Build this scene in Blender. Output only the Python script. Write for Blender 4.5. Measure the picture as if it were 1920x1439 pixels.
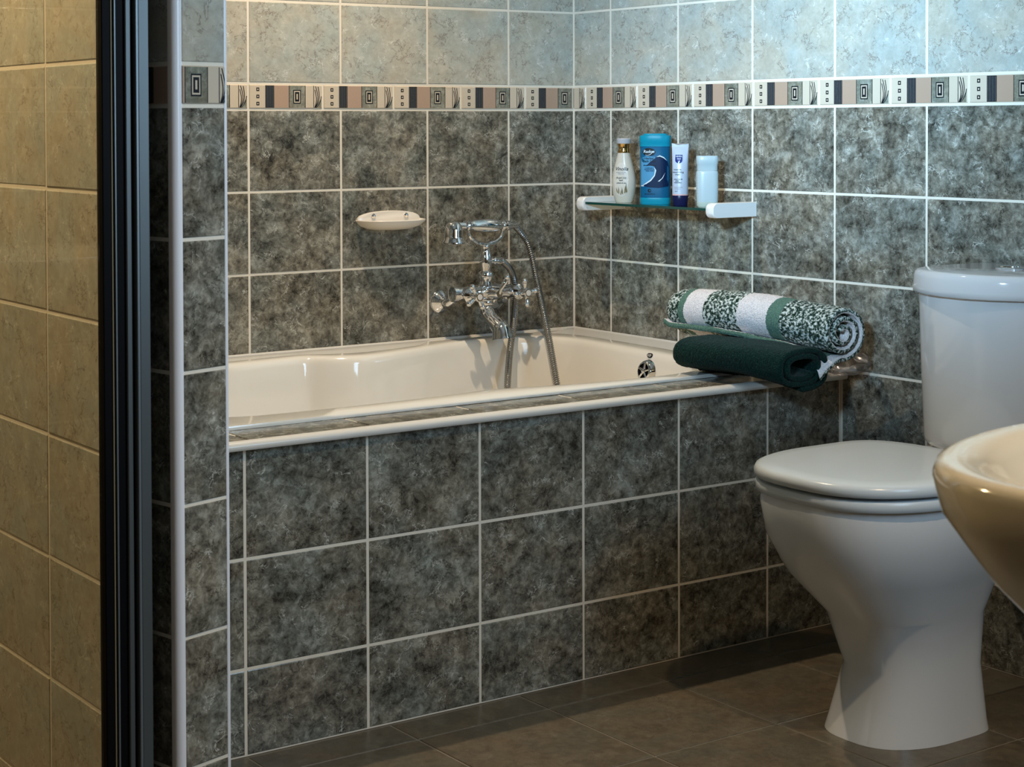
import bpy, bmesh, math, random
from mathutils import Vector, Matrix, noise as mnoise

random.seed(4)
for o in list(bpy.data.objects):
    bpy.data.objects.remove(o)
SC = bpy.context.scene
COL = SC.collection
PI = math.pi

# ------------------------------------------------------------------ camera
FPX, CX, CY = 3288.4, 960 - 228.34, 719.5 - 411.6
CAM = Vector((-2.9588, -3.6438, 1.1137))
yaw, pitch, roll = 0.5776, -0.0226, -0.0041
fw = Vector((math.cos(pitch) * math.sin(yaw), math.cos(pitch) * math.cos(yaw), math.sin(pitch)))
rt0 = Vector((math.cos(yaw), -math.sin(yaw), 0))
up0 = rt0.cross(fw)
rt = rt0 * math.cos(roll) + up0 * math.sin(roll)
up = -rt0 * math.sin(roll) + up0 * math.cos(roll)
cd = bpy.data.cameras.new('camera')
cam = bpy.data.objects.new('camera', cd)
COL.objects.link(cam)
cam.matrix_world = Matrix(((rt.x, up.x, -fw.x, CAM.x), (rt.y, up.y, -fw.y, CAM.y), (rt.z, up.z, -fw.z, CAM.z), (0, 0, 0, 1)))
cd.sensor_fit = 'HORIZONTAL'
cd.sensor_width = 36
cd.lens = FPX / 1920 * 36
cd.shift_x = (960 - CX) / 1920
cd.shift_y = -(719.5 - CY) / 1920
cd.clip_start = 0.05
cd.dof.use_dof = True
cd.dof.focus_distance = 4.0
cd.dof.aperture_fstop = 18
SC.camera = cam


def P(x, y, ax, v):
    """point of the place seen at a photograph position, on the plane axis=v"""
    d = fw + rt * ((x - CX) / FPX) - up * ((y - CY) / FPX)
    t = (v - CAM[ax]) / d[ax]
    return CAM + d * t


# ------------------------------------------------------------------ light
w = bpy.data.worlds.new('world')
SC.world = w
w.use_nodes = True
w.node_tree.nodes['Background'].inputs[0].default_value = (0.75, 0.85, 1, 1)
w.node_tree.nodes['Background'].inputs[1].default_value = 0.03
SC.view_settings.view_transform = 'Standard'
SC.view_settings.look = 'None'
SC.view_settings.exposure = 0.0
SC.view_settings.gamma = 1
SC.view_settings.use_curve_mapping = False


def area(name, loc, direction, sx, sy, power, col, shape='RECTANGLE', spread=None):
    l = bpy.data.lights.new(name, 'AREA')
    l.shape = shape
    l.size = sx
    l.size_y = sy
    l.energy = power
    l.color = col
    if spread:
        l.spread = spread
    o = bpy.data.objects.new(name, l)
    COL.objects.link(o)
    o.location = loc
    o.rotation_euler = Vector(direction).to_track_quat('-Z', 'Z').to_euler()
    return o


def spot(name, loc, target, power, col, ang, blend, rad):
    l = bpy.data.lights.new(name, 'SPOT')
    l.energy = power
    l.color = col
    l.spot_size = math.radians(ang)
    l.spot_blend = blend
    l.shadow_soft_size = rad
    o = bpy.data.objects.new(name, l)
    COL.objects.link(o)
    o.location = loc
    o.rotation_euler = (Vector(target) - Vector(loc)).to_track_quat('-Z', 'Z').to_euler()
    return o


COOL = (0.46, 0.74, 1.0)
WARM = (1.0, 0.80, 0.56)
# cool beam added at the left wall; daylight through the front window
area('left_cool_beam', (-2.90, -2.60, 1.70), (2.90, 1.68, -0.32), 0.20, 0.34, 9.5, COOL, spread=math.radians(33))
area('front_window_daylight', (-0.62, -3.03, 1.50), (-0.6, 1, -0.15), 0.66, 0.96, 12, (0.48, 0.75, 1.0), spread=math.radians(120))
# ceiling lamps: over the bath, in the shower, over the basin, mid room
spot('bath_lamp', (-0.86, -0.54, 2.34), (-0.96, -0.38, 0.5), 96, WARM, 104, 1.0, 0.018)
spot('shower_lamp', (-2.42, -0.62, 2.34), (-2.05, -0.85, 0.4), 106, (1.0, 0.73, 0.40), 130, 0.6, 0.03)
spot('basin_lamp', (-1.0, -2.62, 2.34), (-1.40, -2.72, 0.8), 75, (1.0, 0.76, 0.48), 120, 0.7, 0.03)


# ------------------------------------------------------------------ materials
def new_mat(name):
    m = bpy.data.materials.new(name)
    m.use_nodes = True
    return m, m.node_tree.nodes, m.node_tree.links, m.node_tree.nodes['Principled BSDF']


def plain(name, col, rough=0.4, metal=0.0, coat=0.0, sheen=0.0, trans=0.0, ior=1.45, bump=None, sss=0.0):
    m, N, L, b = new_mat(name)
    b.inputs['Base Color'].default_value = (*col, 1)
    b.inputs['Roughness'].default_value = rough
    b.inputs['Metallic'].default_value = metal
    b.inputs['Coat Weight'].default_value = coat
    b.inputs['Coat Roughness'].default_value = 0.05
    b.inputs['Sheen Weight'].default_value = sheen
    b.inputs['Transmission Weight'].default_value = trans
    b.inputs['IOR'].default_value = ior
    if sss:
        b.inputs['Subsurface Weight'].default_value = sss
        b.inputs['Subsurface Radius'].default_value = (0.01, 0.01, 0.01)
    if bump:
        n = N.new('ShaderNodeTexNoise')
        n.inputs['Scale'].default_value = bump[0]
        n.inputs['Detail'].default_value = 4
        t = N.new('ShaderNodeTexCoord')
        L.new(t.outputs['Object'], n.inputs['Vector'])
        bp = N.new('ShaderNodeBump')
        bp.inputs['Strength'].default_value = bump[1]
        bp.inputs['Distance'].default_value = bump[2]
        L.new(n.outputs['Fac'], bp.inputs['Height'])
        L.new(bp.outputs['Normal'], b.inputs['Normal'])
    return m


def ramp(N, stops, interp='LINEAR'):
    r = N.new('ShaderNodeValToRGB')
    e = r.color_ramp.elements
    r.color_ramp.interpolation = interp
    while len(e) < len(stops):
        e.new(0.5)
    for i, (p, c) in enumerate(stops):
        e[i].position = p
        e[i].color = (*c, 1) if len(c) == 3 else c
    return r


def mix(N, L, a, b, fac, mode='MIX'):
    m = N.new('ShaderNodeMix')
    m.data_type = 'RGBA'
    m.blend_type = mode
    for sock, v in ((m.inputs[0], fac), (m.inputs[6], a), (m.inputs[7], b)):
        if isinstance(v, (int, float)):
            sock.default_value = v
        elif isinstance(v, tuple):
            sock.default_value = (*v, 1)
        else:
            L.new(v, sock)
    return m.outputs[2]


def math_n(N, L, op, a, b=None):
    m = N.new('ShaderNodeMath')
    m.operation = op
    for i, v in enumerate((a, b)):
        if v is None:
            continue
        if isinstance(v, (int, float)):
            m.inputs[i].default_value = v
        else:
            L.new(v, m.inputs[i])
    return m.outputs[0]


def marble(name, dark, mid, light, vein_d, vein_l, contrast=1.0, rough=0.16, scale=1.0):
    """glazed ceramic with a mottled stone print; every tile gets its own patch of the print"""
    m, N, L, b = new_mat(name)
    tc = N.new('ShaderNodeTexCoord')
    oi = N.new('ShaderNodeObjectInfo')
    off = N.new('ShaderNodeVectorMath')
    off.operation = 'SCALE'
    comb = N.new('ShaderNodeCombineXYZ')
    for i, k in enumerate((7.0, 13.0, 31.0)):
        L.new(math_n(N, L, 'MULTIPLY', oi.outputs['Random'], k), comb.inputs[i])
    add = N.new('ShaderNodeVectorMath')
    add.operation = 'ADD'
    L.new(tc.outputs['Object'], add.inputs[0])
    L.new(comb.outputs[0], add.inputs[1])
    vec = add.outputs[0]

    def nz(sc, det, ro, dist):
        n = N.new('ShaderNodeTexNoise')
        n.inputs['Scale'].default_value = sc * scale
        n.inputs['Detail'].default_value = det
        n.inputs['Roughness'].default_value = ro
        n.inputs['Distortion'].default_value = dist
        L.new(vec, n.inputs['Vector'])
        return n
    n1 = nz(13, 12, 0.72, 0.3)
    nA = nz(55, 10, 0.74, 0.4)
    lo, hi = 0.5 - 0.135 / contrast, 0.5 + 0.125 / contrast
    fac = math_n(N, L, 'ADD', math_n(N, L, 'MULTIPLY', n1.outputs['Fac'], 0.42), math_n(N, L, 'MULTIPLY', nA.outputs['Fac'], 0.58))
    r1 = ramp(N, [(lo, dark), (0.465, tuple(a_ + (b_ - a_) * 0.62 for a_, b_ in zip(dark, mid))), (0.51, mid), (hi, light)])
    L.new(fac, r1.inputs[0])
    col = r1.outputs[0]
    # cooler and warmer patches
    n2 = nz(9, 3, 0.5, 0.5)
    r2 = ramp(N, [(0.35, (0.93, 0.99, 1.0)), (0.65, (1.08, 1.0, 0.90))])
    L.new(n2.outputs['Fac'], r2.inputs[0])
    col = mix(N, L, col, r2.outputs[0], 1.0, 'MULTIPLY')
    # thin dark cracks
    n3 = nz(24, 7, 0.65, 0.35)
    d = math_n(N, L, 'ABSOLUTE', math_n(N, L, 'SUBTRACT', n3.outputs['Fac'], 0.5))
    r3 = ramp(N, [(0.0, (1, 1, 1)), (0.018, (0, 0, 0))])
    L.new(d, r3.inputs[0])
    n4 = nz(20, 4, 0.6, 0.3)
    r4 = ramp(N, [(0.46, (0, 0, 0)), (0.56, (1, 1, 1))])
    L.new(n4.outputs['Fac'], r4.inputs[0])
    f = math_n(N, L, 'MULTIPLY', r3.outputs[0], r4.outputs[0])
    col = mix(N, L, col, vein_d, math_n(N, L, 'MULTIPLY', f, 0.85))
    # pale flecks
    n5 = nz(30, 6, 0.6, 0.6)
    d5 = math_n(N, L, 'ABSOLUTE', math_n(N, L, 'SUBTRACT', n5.outputs['Fac'], 0.47))
    r5 = ramp(N, [(0.0, (1, 1, 1)), (0.014, (0, 0, 0))])
    L.new(d5, r5.inputs[0])
    n6 = nz(26, 3, 0.5, 0.3)
    r6 = ramp(N, [(0.53, (0, 0, 0)), (0.62, (1, 1, 1))])
    L.new(n6.outputs['Fac'], r6.inputs[0])
    f = math_n(N, L, 'MULTIPLY', r5.outputs[0], r6.outputs[0])
    col = mix(N, L, col, vein_l, math_n(N, L, 'MULTIPLY', f, 0.85))
    L.new(col, b.inputs['Base Color'])
    b.inputs['Roughness'].default_value = rough
    bp = N.new('ShaderNodeBump')
    bp.inputs['Strength'].default_value = 0.12
    bp.inputs['Distance'].default_value = 0.001
    L.new(n1.outputs['Fac'], bp.inputs['Height'])
    L.new(bp.outputs['Normal'], b.inputs['Normal'])
    return m


M = {}
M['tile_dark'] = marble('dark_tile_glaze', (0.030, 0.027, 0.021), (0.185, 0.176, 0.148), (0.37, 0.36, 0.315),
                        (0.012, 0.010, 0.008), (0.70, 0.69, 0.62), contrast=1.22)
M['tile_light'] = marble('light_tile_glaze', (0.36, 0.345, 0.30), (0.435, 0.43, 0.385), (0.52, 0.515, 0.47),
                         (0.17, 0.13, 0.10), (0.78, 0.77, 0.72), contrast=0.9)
M['floor_tile'] = marble('floor_tile_glaze', (0.075, 0.06, 0.042), (0.115, 0.094, 0.066), (0.15, 0.125, 0.09),
                         (0.06, 0.05, 0.035), (0.19, 0.165, 0.125), contrast=0.9, rough=0.35)
M['grout'] = plain('cream_grout', (0.80, 0.73, 0.62), 0.85, bump=(260, 0.4, 0.001))
M['floor_grout'] = plain('floor_grout', (0.20, 0.17, 0.13), 0.9)
M['plaster'] = plain('white_ceiling_paint', (0.75, 0.74, 0.71), 0.8)
M['trim'] = plain('white_plastic_trim', (0.82, 0.82, 0.86), 0.25)
M['trim_warm'] = plain('white_edge_trim', (0.74, 0.70, 0.64), 0.22)
M['enamel'] = plain('cream_white_enamel', (0.86, 0.82, 0.75), 0.10, coat=0.5)
M['porcelain'] = plain('white_porcelain', (0.72, 0.74, 0.76), 0.09, coat=0.4)
M['cream_porcelain'] = plain('cream_porcelain', (0.76, 0.68, 0.54), 0.10, coat=0.4)
M['seat_plastic'] = plain('white_seat_plastic', (0.62, 0.68, 0.72), 0.22)
M['white_plastic'] = plain('white_plastic', (0.78, 0.76, 0.73), 0.25)
M['dish'] = plain('ivory_ceramic', (0.80, 0.74, 0.66), 0.18, coat=0.3)
M['chrome'] = plain('chrome', (0.78, 0.79, 0.81), 0.03, 1.0)
M['hose'] = plain('ribbed_chrome_hose', (0.30, 0.30, 0.29), 0.2, 1.0)
M['black'] = plain('black_rubber_and_shade', (0.004, 0.004, 0.005), 0.5)  # rubber strips, and painted shade in the frame gap and overflow holes
M['black'].node_tree.nodes['Principled BSDF'].inputs['Specular IOR Level'].default_value = 0.08
M['alu'] = plain('grey_anodised_frame', (0.11, 0.125, 0.13), 0.4, 0.5)
M['alu_light'] = plain('pale_anodised_frame', (0.20, 0.23, 0.25), 0.38, 0.5)
M['brass_line'] = plain('tan_seal_line', (0.22, 0.18, 0.10), 0.5)
M['gold'] = plain('gold_collar', (0.78, 0.52, 0.20), 0.12, 1.0)
M['ink'] = plain('dark_print', (0.012, 0.012, 0.014), 0.4)
M['grey_ink'] = plain('grey_print', (0.30, 0.30, 0.32), 0.5)
# border print colours
M['b_cream'] = plain('border_cream', (0.62, 0.52, 0.40), 0.2, bump=(90, 0.15, 0.001))
M['b_pink'] = plain('border_pink', (0.44, 0.30, 0.215), 0.25, bump=(300, 0.3, 0.001))
M['b_green'] = marble('border_green', (0.13, 0.13, 0.10), (0.23, 0.225, 0.18), (0.38, 0.375, 0.32), (0.1, 0.1, 0.08), (0.42, 0.42, 0.36), scale=1.6)
M['b_dark'] = plain('border_dark', (0.012, 0.014, 0.018), 0.35, bump=(400, 0.5, 0.001))
M['b_grey'] = plain('border_grey', (0.15, 0.155, 0.155), 0.35)


def glass(name, col, refl=1.0, rough=0.0, base=0.0):
    m, N, L, b = new_mat(name)
    N.remove(b)
    t = N.new('ShaderNodeBsdfTransparent')
    t.inputs[0].default_value = (*col, 1)
    g = N.new('ShaderNodeBsdfGlossy')
    g.inputs['Roughness'].default_value = rough
    f = N.new('ShaderNodeFresnel')
    f.inputs[0].default_value = 1.5
    mx = N.new('ShaderNodeMixShader')
    k = math_n(N, L, 'ADD', math_n(N, L, 'MULTIPLY', f.outputs[0], refl), base)
    L.new(k, mx.inputs[0])
    L.new(t.outputs[0], mx.inputs[1])
    L.new(g.outputs[0], mx.inputs[2])
    L.new(mx.outputs[0], N['Material Output'].inputs[0])
    return m


M['door_glass'] = glass('clear_shower_glass', (0.96, 0.97, 0.95), 1.0)
M['shelf_glass'] = glass('green_tinted_shelf_glass', (0.80, 0.90, 0.86), 1.2)
M['glass_edge'] = plain('dark_green_glass_edge', (0.006, 0.05, 0.04), 0.12)
M['bag'] = glass('clear_crumpled_plastic', (0.92, 0.92, 0.96), 0.7, 0.18, 0.04)
M['window_pane'] = glass('window_pane', (0.95, 0.97, 1.0), 1.0)


# ------------------------------------------------------------------ mesh helpers
class MB:
    def __init__(self):
        self.v, self.f, self.m, self.s = [], [], [], []

    def add(self, vs, fs, mat=0, smooth=True):
        o = len(self.v)
        self.v += [Vector(p) for p in vs]
        for q in fs:
            self.f.append([i + o for i in q])
            self.m.append(mat)
            self.s.append(smooth)
        return self

    def box(self, lo, hi, mat=0):
        (a, b, c), (d, e, g) = lo, hi
        vs = [(a, b, c), (d, b, c), (d, e, c), (a, e, c), (a, b, g), (d, b, g), (d, e, g), (a, e, g)]
        return self.add(vs, [(0, 3, 2, 1), (4, 5, 6, 7), (0, 1, 5, 4), (1, 2, 6, 5), (2, 3, 7, 6), (3, 0, 4, 7)], mat, False)

    def rings(self, rings, mat=0, cap0=True, cap1=True, smooth=True):
        n = len(rings[0])
        vs = [p for r in rings for p in r]
        fs = []
        for k in range(len(rings) - 1):
            for i in range(n):
                j = (i + 1) % n
                fs.append((k * n + i, k * n + j, (k + 1) * n + j, (k + 1) * n + i))
        self.add(vs, fs, mat, smooth)
        if cap0:
            self.add(rings[0][::-1], [list(range(n))], mat, False)
        if cap1:
            self.add(rings[-1], [list(range(n))], mat, False)
        return self

    def lathe(self, prof, mat=0, seg=24, axis=None, origin=(0, 0, 0), cap0=True, cap1=True):
        """prof: (radius, height) pairs along axis (default +Z)"""
        q = Vector(axis or (0, 0, 1)).to_track_quat('Z', 'Y').to_matrix()
        o = Vector(origin)
        R = []
        for r, h in prof:
            R.append([o + q @ Vector((r * math.cos(2 * PI * i / seg), r * math.sin(2 * PI * i / seg), h)) for i in range(seg)])
        return self.rings(R, mat, cap0, cap1)

    def ball(self, c, r, mat=0, seg=14, sc=(1, 1, 1)):
        R = []
        for k in range(1, 9):
            a = -PI / 2 + PI * k / 9
            R.append([Vector(c) + Vector((r * sc[0] * math.cos(a) * math.cos(2 * PI * i / seg), r * sc[1] * math.cos(a) * math.sin(2 * PI * i / seg), r * sc[2] * math.sin(a))) for i in range(seg)])
        return self.rings(R, mat)

    def tube(self, pts, rad, mat=0, seg=12, cap=True, sc=None):
        pts = [Vector(p) for p in pts]
        n = len(pts)
        if not hasattr(rad, '__len__'):
            rad = [rad] * n
        T = [(pts[min(i + 1, n - 1)] - pts[max(i - 1, 0)]).normalized() for i in range(n)]
        ref = Vector((0, 0, 1)) if abs(T[0].z) < 0.9 else Vector((1, 0, 0))
        N = (ref - T[0] * ref.dot(T[0])).normalized()
        R = []
        for i in range(n):
            N = (N - T[i] * N.dot(T[i])).normalized()
            B = T[i].cross(N)
            s = sc or (1, 1)
            R.append([pts[i] + (N * math.cos(2 * PI * k / seg) * s[0] + B * math.sin(2 * PI * k / seg) * s[1]) * rad[i] for k in range(seg)])
        return self.rings(R, mat, cap, cap)

    def prism(self, poly, lo, hi, mat=0, smooth=False):
        """poly in XY, extruded in z"""
        return self.rings([[Vector((x, y, lo)) for x, y in poly], [Vector((x, y, hi)) for x, y in poly]], mat, True, True, smooth)

    def mesh(self, name, mats, shift=None):
        me = bpy.data.meshes.new(name)
        vs = [(p - shift) if shift else p for p in self.v]
        me.from_pydata([tuple(p) for p in vs], [], self.f)
        for mm in mats:
            me.materials.append(mm)
        me.polygons.foreach_set('material_index', self.m)
        me.polygons.foreach_set('use_smooth', self.s)
        me.validate()
        bm = bmesh.new()
        bm.from_mesh(me)
        bmesh.ops.remove_doubles(bm, verts=bm.verts, dist=1e-6)
        bmesh.ops.recalc_face_normals(bm, faces=bm.faces)
        bm.to_mesh(me)
        bm.free()
        return me

    def build(self, name, mats, parent=None, local=False, sharp=40, label=None):
        if not isinstance(mats, (list, tuple)):
            mats = [mats]
        root = parent
        shift = Vector((0, 0, 0))
        if not local:
            while root is not None:
                shift = shift + Vector(root.location)
                root = root.parent
        me = self.mesh(name, mats, shift)
        if sharp:
            me.set_sharp_from_angle(angle=math.radians(sharp))
        o = bpy.data.objects.new(name, me)
        COL.objects.link(o)
        o.parent = parent
        if label:
            o['label'] = label
        return o


def thing(name, label, cat, loc=(0, 0, 0), rz=0.0, group=None):
    o = bpy.data.objects.new(name, None)
    COL.objects.link(o)
    o.empty_display_size = 0.05
    o.location = loc
    o.rotation_euler = (0, 0, rz)
    o['label'] = label
    o['category'] = cat
    if group:
        o['group'] = group
    return o


def struct(o, label=None):
    o['kind'] = 'structure'
    if label:
        o['label'] = label
    return o


def catmull(pts, n, closed=False):
    pts = [Vector(p) for p in pts]
    m = len(pts)
    out = []
    segs = m if closed else m - 1
    for k in range(n):
        u = k / n * segs if closed else k / (n - 1) * segs
        i = min(int(u), segs - 1)
        t = u - i
        g = (lambda j: pts[j % m]) if closed else (lambda j: pts[max(0, min(m - 1, j))])
        p0, p1, p2, p3 = g(i - 1), g(i), g(i + 1), g(i + 2)
        out.append(0.5 * ((2 * p1) + (p2 - p0) * t + (2 * p0 - 5 * p1 + 4 * p2 - p3) * t * t + (3 * p1 - p0 - 3 * p2 + p3) * t ** 3))
    return out


# ------------------------------------------------------------------ tiles
G = 0.0052
_tiles = {}


def tile_mesh(wd, ht, mat):
    key = (round(wd, 3), round(ht, 3), mat.name)
    if key not in _tiles:
        x, y = wd / 2, ht / 2
        b = MB()
        e, e2 = 0.0016, 0.0005
        loops = [[(sx * (x - i), sy * (y - i), z) for sx, sy in ((-1, -1), (1, -1), (1, 1), (-1, 1))]
                 for i, z in ((0, -0.006), (0, -0.0016), (e2, -0.0006), (e, 0.0))]
        b.rings([[Vector(p) for p in l] for l in loops], 0, False, True, False)
        _tiles[key] = b.mesh('tile', [mat])
    return _tiles[key]


def frame(O, u, v):
    n = u.cross(v)
    return Matrix(((u.x, v.x, n.x, O.x), (u.y, v.y, n.y, O.y), (u.z, v.z, n.z, O.z), (0, 0, 0, 1)))


def lay_tiles(parent, O, u, v, us, vs, mat, name='tile', skip=None, g=G):
    O, u, v = Vector(O), Vector(u), Vector(v)
    base = Vector(parent.location) if parent.parent is None else Vector((0, 0, 0))
    for i in range(len(us) - 1):
        for j in range(len(vs) - 1):
            u0, u1, v0, v1 = us[i], us[i + 1], vs[j], vs[j + 1]
            if skip and skip(0.5 * (u0 + u1), 0.5 * (v0 + v1)):
                continue
            mm = mat((v0 + v1) / 2) if callable(mat) else mat
            a, b_ = u1 - u0 - g, v1 - v0 - g
            if a < 0.012 or b_ < 0.012:
                continue
            o = bpy.data.objects.new(name, tile_mesh(a, b_, mm))
            COL.objects.link(o)
            o.parent = parent
            c = O + u * ((u0 + u1) / 2) + v * ((v0 + v1) / 2)
            wob = random.uniform(-0.0004, 0.0004)
            o.matrix_basis = frame(c - base + u.cross(v) * wob, u, v)


BH = 0.0625      # border pitch height
BW = 0.2045      # border pitch length
_bord = {}


def border_mesh(u0, u1):
    """decorated listello strip: 3 little squares, dark stripes, pink, framed oblong, cream, curved strokes"""
    key = (round(u0, 3), round(u1, 3))
    if key in _bord:
        return _bord[key]
    W, H = BW - 0.004, BH - 0.0062
    b = MB()
    x, y, e = W / 2, H / 2, 0.002
    loops = [[Vector((sx * (x - i), sy * (y - i), z)) for sx, sy in ((-1, -1), (1, -1), (1, 1), (-1, 1))]
             for i, z in ((0, -0.006), (0, -0.0012), (e, 0.0008))]
    b.rings(loops, 0, False, True, False)

    def rect(a0, a1, c0, c1, mat, z):
        p = [(-x + a0 * W, -y + c0 * H), (-x + a1 * W, -y + c0 * H), (-x + a1 * W, -y + c1 * H), (-x + a0 * W, -y + c1 * H)]
        zz = 0.0008 + z * 0.00012
        vs = [(px, py, 0.0004) for px, py in p] + [(px, py, zz) for px, py in p]
        b.add(vs, [(4, 5, 6, 7), (0, 1, 5, 4), (1, 2, 6, 5), (2, 3, 7, 6), (3, 0, 4, 7)], mat, False)
    t0, t1 = 0.03, 0.97
    for k in range(3):
        c = 0.80 - 0.30 * k
        rect(0.095, 0.135, c - 0.075, c + 0.075, 1, 1)
        rect(0.107, 0.123, c - 0.03, c + 0.03, 0, 2)
    rect(0.215, 0.335, t0, t1, 1, 1)
    for k in range(6):
        xx = 0.226 + k * 0.0185
        rect(xx, xx + 0.0045, t0 + 0.02, t1 - 0.02, 4, 2)
    rect(0.335, 0.535, t0, t1, 2, 1)
    rect(0.535, 0.765, t0, t1, 3, 1)
    rect(0.535, 0.543, t0, t1, 1, 2)
    rect(0.757, 0.765, t0, t1, 1, 2)
    rect(0.595, 0.70, 0.20, 0.79, 1, 2)
    rect(0.607, 0.688, 0.245, 0.745, 0, 3)
    rect(0.618, 0.677, 0.29, 0.70, 1, 4)
    rect(0.638, 0.657, 0.38, 0.62, 0, 5)
    rect(0.878, 0.992, t0, t1, 4, 0.5) if False else None
    rect(0.875, 0.883, t0, t1, 1, 2)
    # grey-green wedge at the lower right and the curved strokes
    vs = [(-x + 0.90 * W, -y + t0 * H, 0.00092), (-x + 0.985 * W, -y + t0 * H, 0.00092), (-x + 0.985 * W, -y + 0.45 * H, 0.00092)]
    b.add(vs, [(0, 1, 2)], 3, False)
    for xa, xb, top, bow in ((0.895, 0.890, 0.80, 0.030), (0.905, 0.897, 0.95, 0.045), (0.940, 0.905, 0.93, 0.042), (0.985, 0.915, 0.52, 0.022)):
        L = []
        for k in range(9):
            t = k / 8
            xx = xb + (xa - xb) * t + bow * math.sin(PI * t) * (1 - 0.4 * t)
            L.append((xx, t0 + (top - t0) * t))
        vs, fs = [], []
        for k, (a, c) in enumerate(L):
            for s in (-0.0052, 0.0052):
                vs.append((-x + (a + s) * W, -y + c * H, 0.00105))
        for k in range(8):
            fs.append((2 * k, 2 * k + 1, 2 * k + 3, 2 * k + 2))
        b.add(vs, fs, 1, False)
    me = b.mesh('border_tile', [M['b_cream'], M['b_dark'], M['b_pink'], M['b_green'], M['b_grey']])
    bm = bmesh.new()
    bm.from_mesh(me)
    if u0 > 0.001:
        bmesh.ops.bisect_plane(bm, geom=bm.verts[:] + bm.edges[:] + bm.faces[:], plane_co=(-x + u0 * W, 0, 0), plane_no=(1, 0, 0), clear_inner=True)
    if u1 < 0.999:
        bmesh.ops.bisect_plane(bm, geom=bm.verts[:] + bm.edges[:] + bm.faces[:], plane_co=(-x + u1 * W, 0, 0), plane_no=(1, 0, 0), clear_outer=True)
    bm.to_mesh(me)
    bm.free()
    _bord[key] = me
    return me


def lay_border(parent, O, u, v, ustart, uend, phase, zc, g=G):
    """phase: u coordinate where one border tile begins"""
    O, u, v = Vector(O), Vector(u), Vector(v)
    k0 = math.floor((ustart - phase) / BW + 1e-6)
    k = k0
    while phase + k * BW < uend - 1e-4:
        a = phase + k * BW
        f0 = max(0.0, (ustart - a) / BW)
        f1 = min(1.0, (uend - a) / BW)
        if f1 - f0 > 0.03:
            o = bpy.data.objects.new('border_tile', border_mesh(f0, f1))
            COL.objects.link(o)
            o.parent = parent
            o.matrix_basis = frame(O + u * (a + BW / 2) + v * zc, u, v)
        k += 1


# ------------------------------------------------------------------ room shell
ZB = 1.15
PZ = 0.1951
PX = 0.255
ROWS_DN = [ZB - PZ * k for k in range(6)] + [0.0]
ROWS_UP = [ZB + BH + PZ * k for k in range(6)] + [2.36]
ROOM_H = 2.36
YF = -3.10       # front wall
XL = -2.95       # left wall


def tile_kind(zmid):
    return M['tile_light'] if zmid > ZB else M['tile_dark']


def slab(name, lo, hi, mat, label=None):
    o = MB().box(lo, hi).build(name, mat)
    return struct(o, label)


GD = 0.0011
wall_back = slab('wall_back', (XL - 0.1, GD, 0), (0.1, 0.12, ROOM_H), M['grout'])
wall_right = slab('wall_right', (GD, YF, 0), (0.12, GD, ROOM_H), M['grout'])
ceiling = slab('ceiling', (XL - 0.1, -4.6, ROOM_H), (0.12, 0.12, ROOM_H + 0.08), M['plaster'])
floor_ = slab('floor', (XL - 0.1, -4.6, -0.1), (0.12, 0.12, -0.0015), M['floor_grout'])
lw = MB()
ly0, ly1, lz0, lz1 = -2.87, -2.33, 1.42, 2.0
lw.box((XL - 0.12, -4.6, 0), (XL, 0.0, lz0))
lw.box((XL - 0.12, -4.6, lz1), (XL, 0.0, ROOM_H))
lw.box((XL - 0.12, -4.6, lz0), (XL, ly0, lz1))
lw.box((XL - 0.12, ly1, lz0), (XL, 0.0, lz1))
wall_left = struct(lw.build('wall_left', M['floor_tile']))
lf = MB()
for p0, p1 in (((ly0, lz0), (ly0 + 0.04, lz1)), ((ly1 - 0.04, lz0), (ly1, lz1)), ((ly0 + 0.04, lz0), (ly1 - 0.04, lz0 + 0.04)), ((ly0 + 0.04, lz1 - 0.04), (ly1 - 0.04, lz1))):
    lf.box((XL - 0.09, p0[0], p0[1]), (XL - 0.03, p1[0], p1[1]))
window_2 = struct(lf.build('window_2', M['white_plastic']))  # unseen window, added to carry the cool beam
MB().box((XL - 0.064, ly0 + 0.04, lz0 + 0.04), (XL - 0.058, ly1 - 0.04, lz1 - 0.04)).build('window_pane', M['window_pane'], window_2)
# front wall with the window opening (built round the opening) and a doorway on its left
wz0, wz1 = 0.98, 2.08
WIN = [(-1.0, -0.24)]
fb = MB()
fb.box((-2.05, YF - 0.12, 0), (0.12, YF - GD, wz0))
fb.box((-2.05, YF - 0.12, wz1), (0.12, YF - GD, ROOM_H))
for a, c in ((-2.05, WIN[0][0]), (WIN[0][1], 0.12)):
    fb.box((a, YF - 0.12, wz0), (c, YF - GD, wz1))
wall_front = struct(fb.build('wall_front', M['grout']))
for i, (wx0, wx1) in enumerate(WIN):
    wn = MB()
    for lo, hi in (((wx0, wz0), (wx0 + 0.04, wz1)), ((wx1 - 0.04, wz0), (wx1, wz1)), ((wx0 + 0.04, wz0), (wx1 - 0.04, wz0 + 0.04)),
                   ((wx0 + 0.04, wz1 - 0.04), (wx1 - 0.04, wz1))):
        wn.box((lo[0], YF - 0.09, lo[1]), (hi[0], YF - 0.03, hi[1]))
    wo = struct(wn.build('window_%d' % (i + 1), M['white_plastic']))
    MB().box((wx0 + 0.04, YF - 0.064, wz0 + 0.04), (wx1 - 0.04, YF - 0.058, wz1 - 0.04)).build('window_pane', M['window_pane'], wo)

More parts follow.
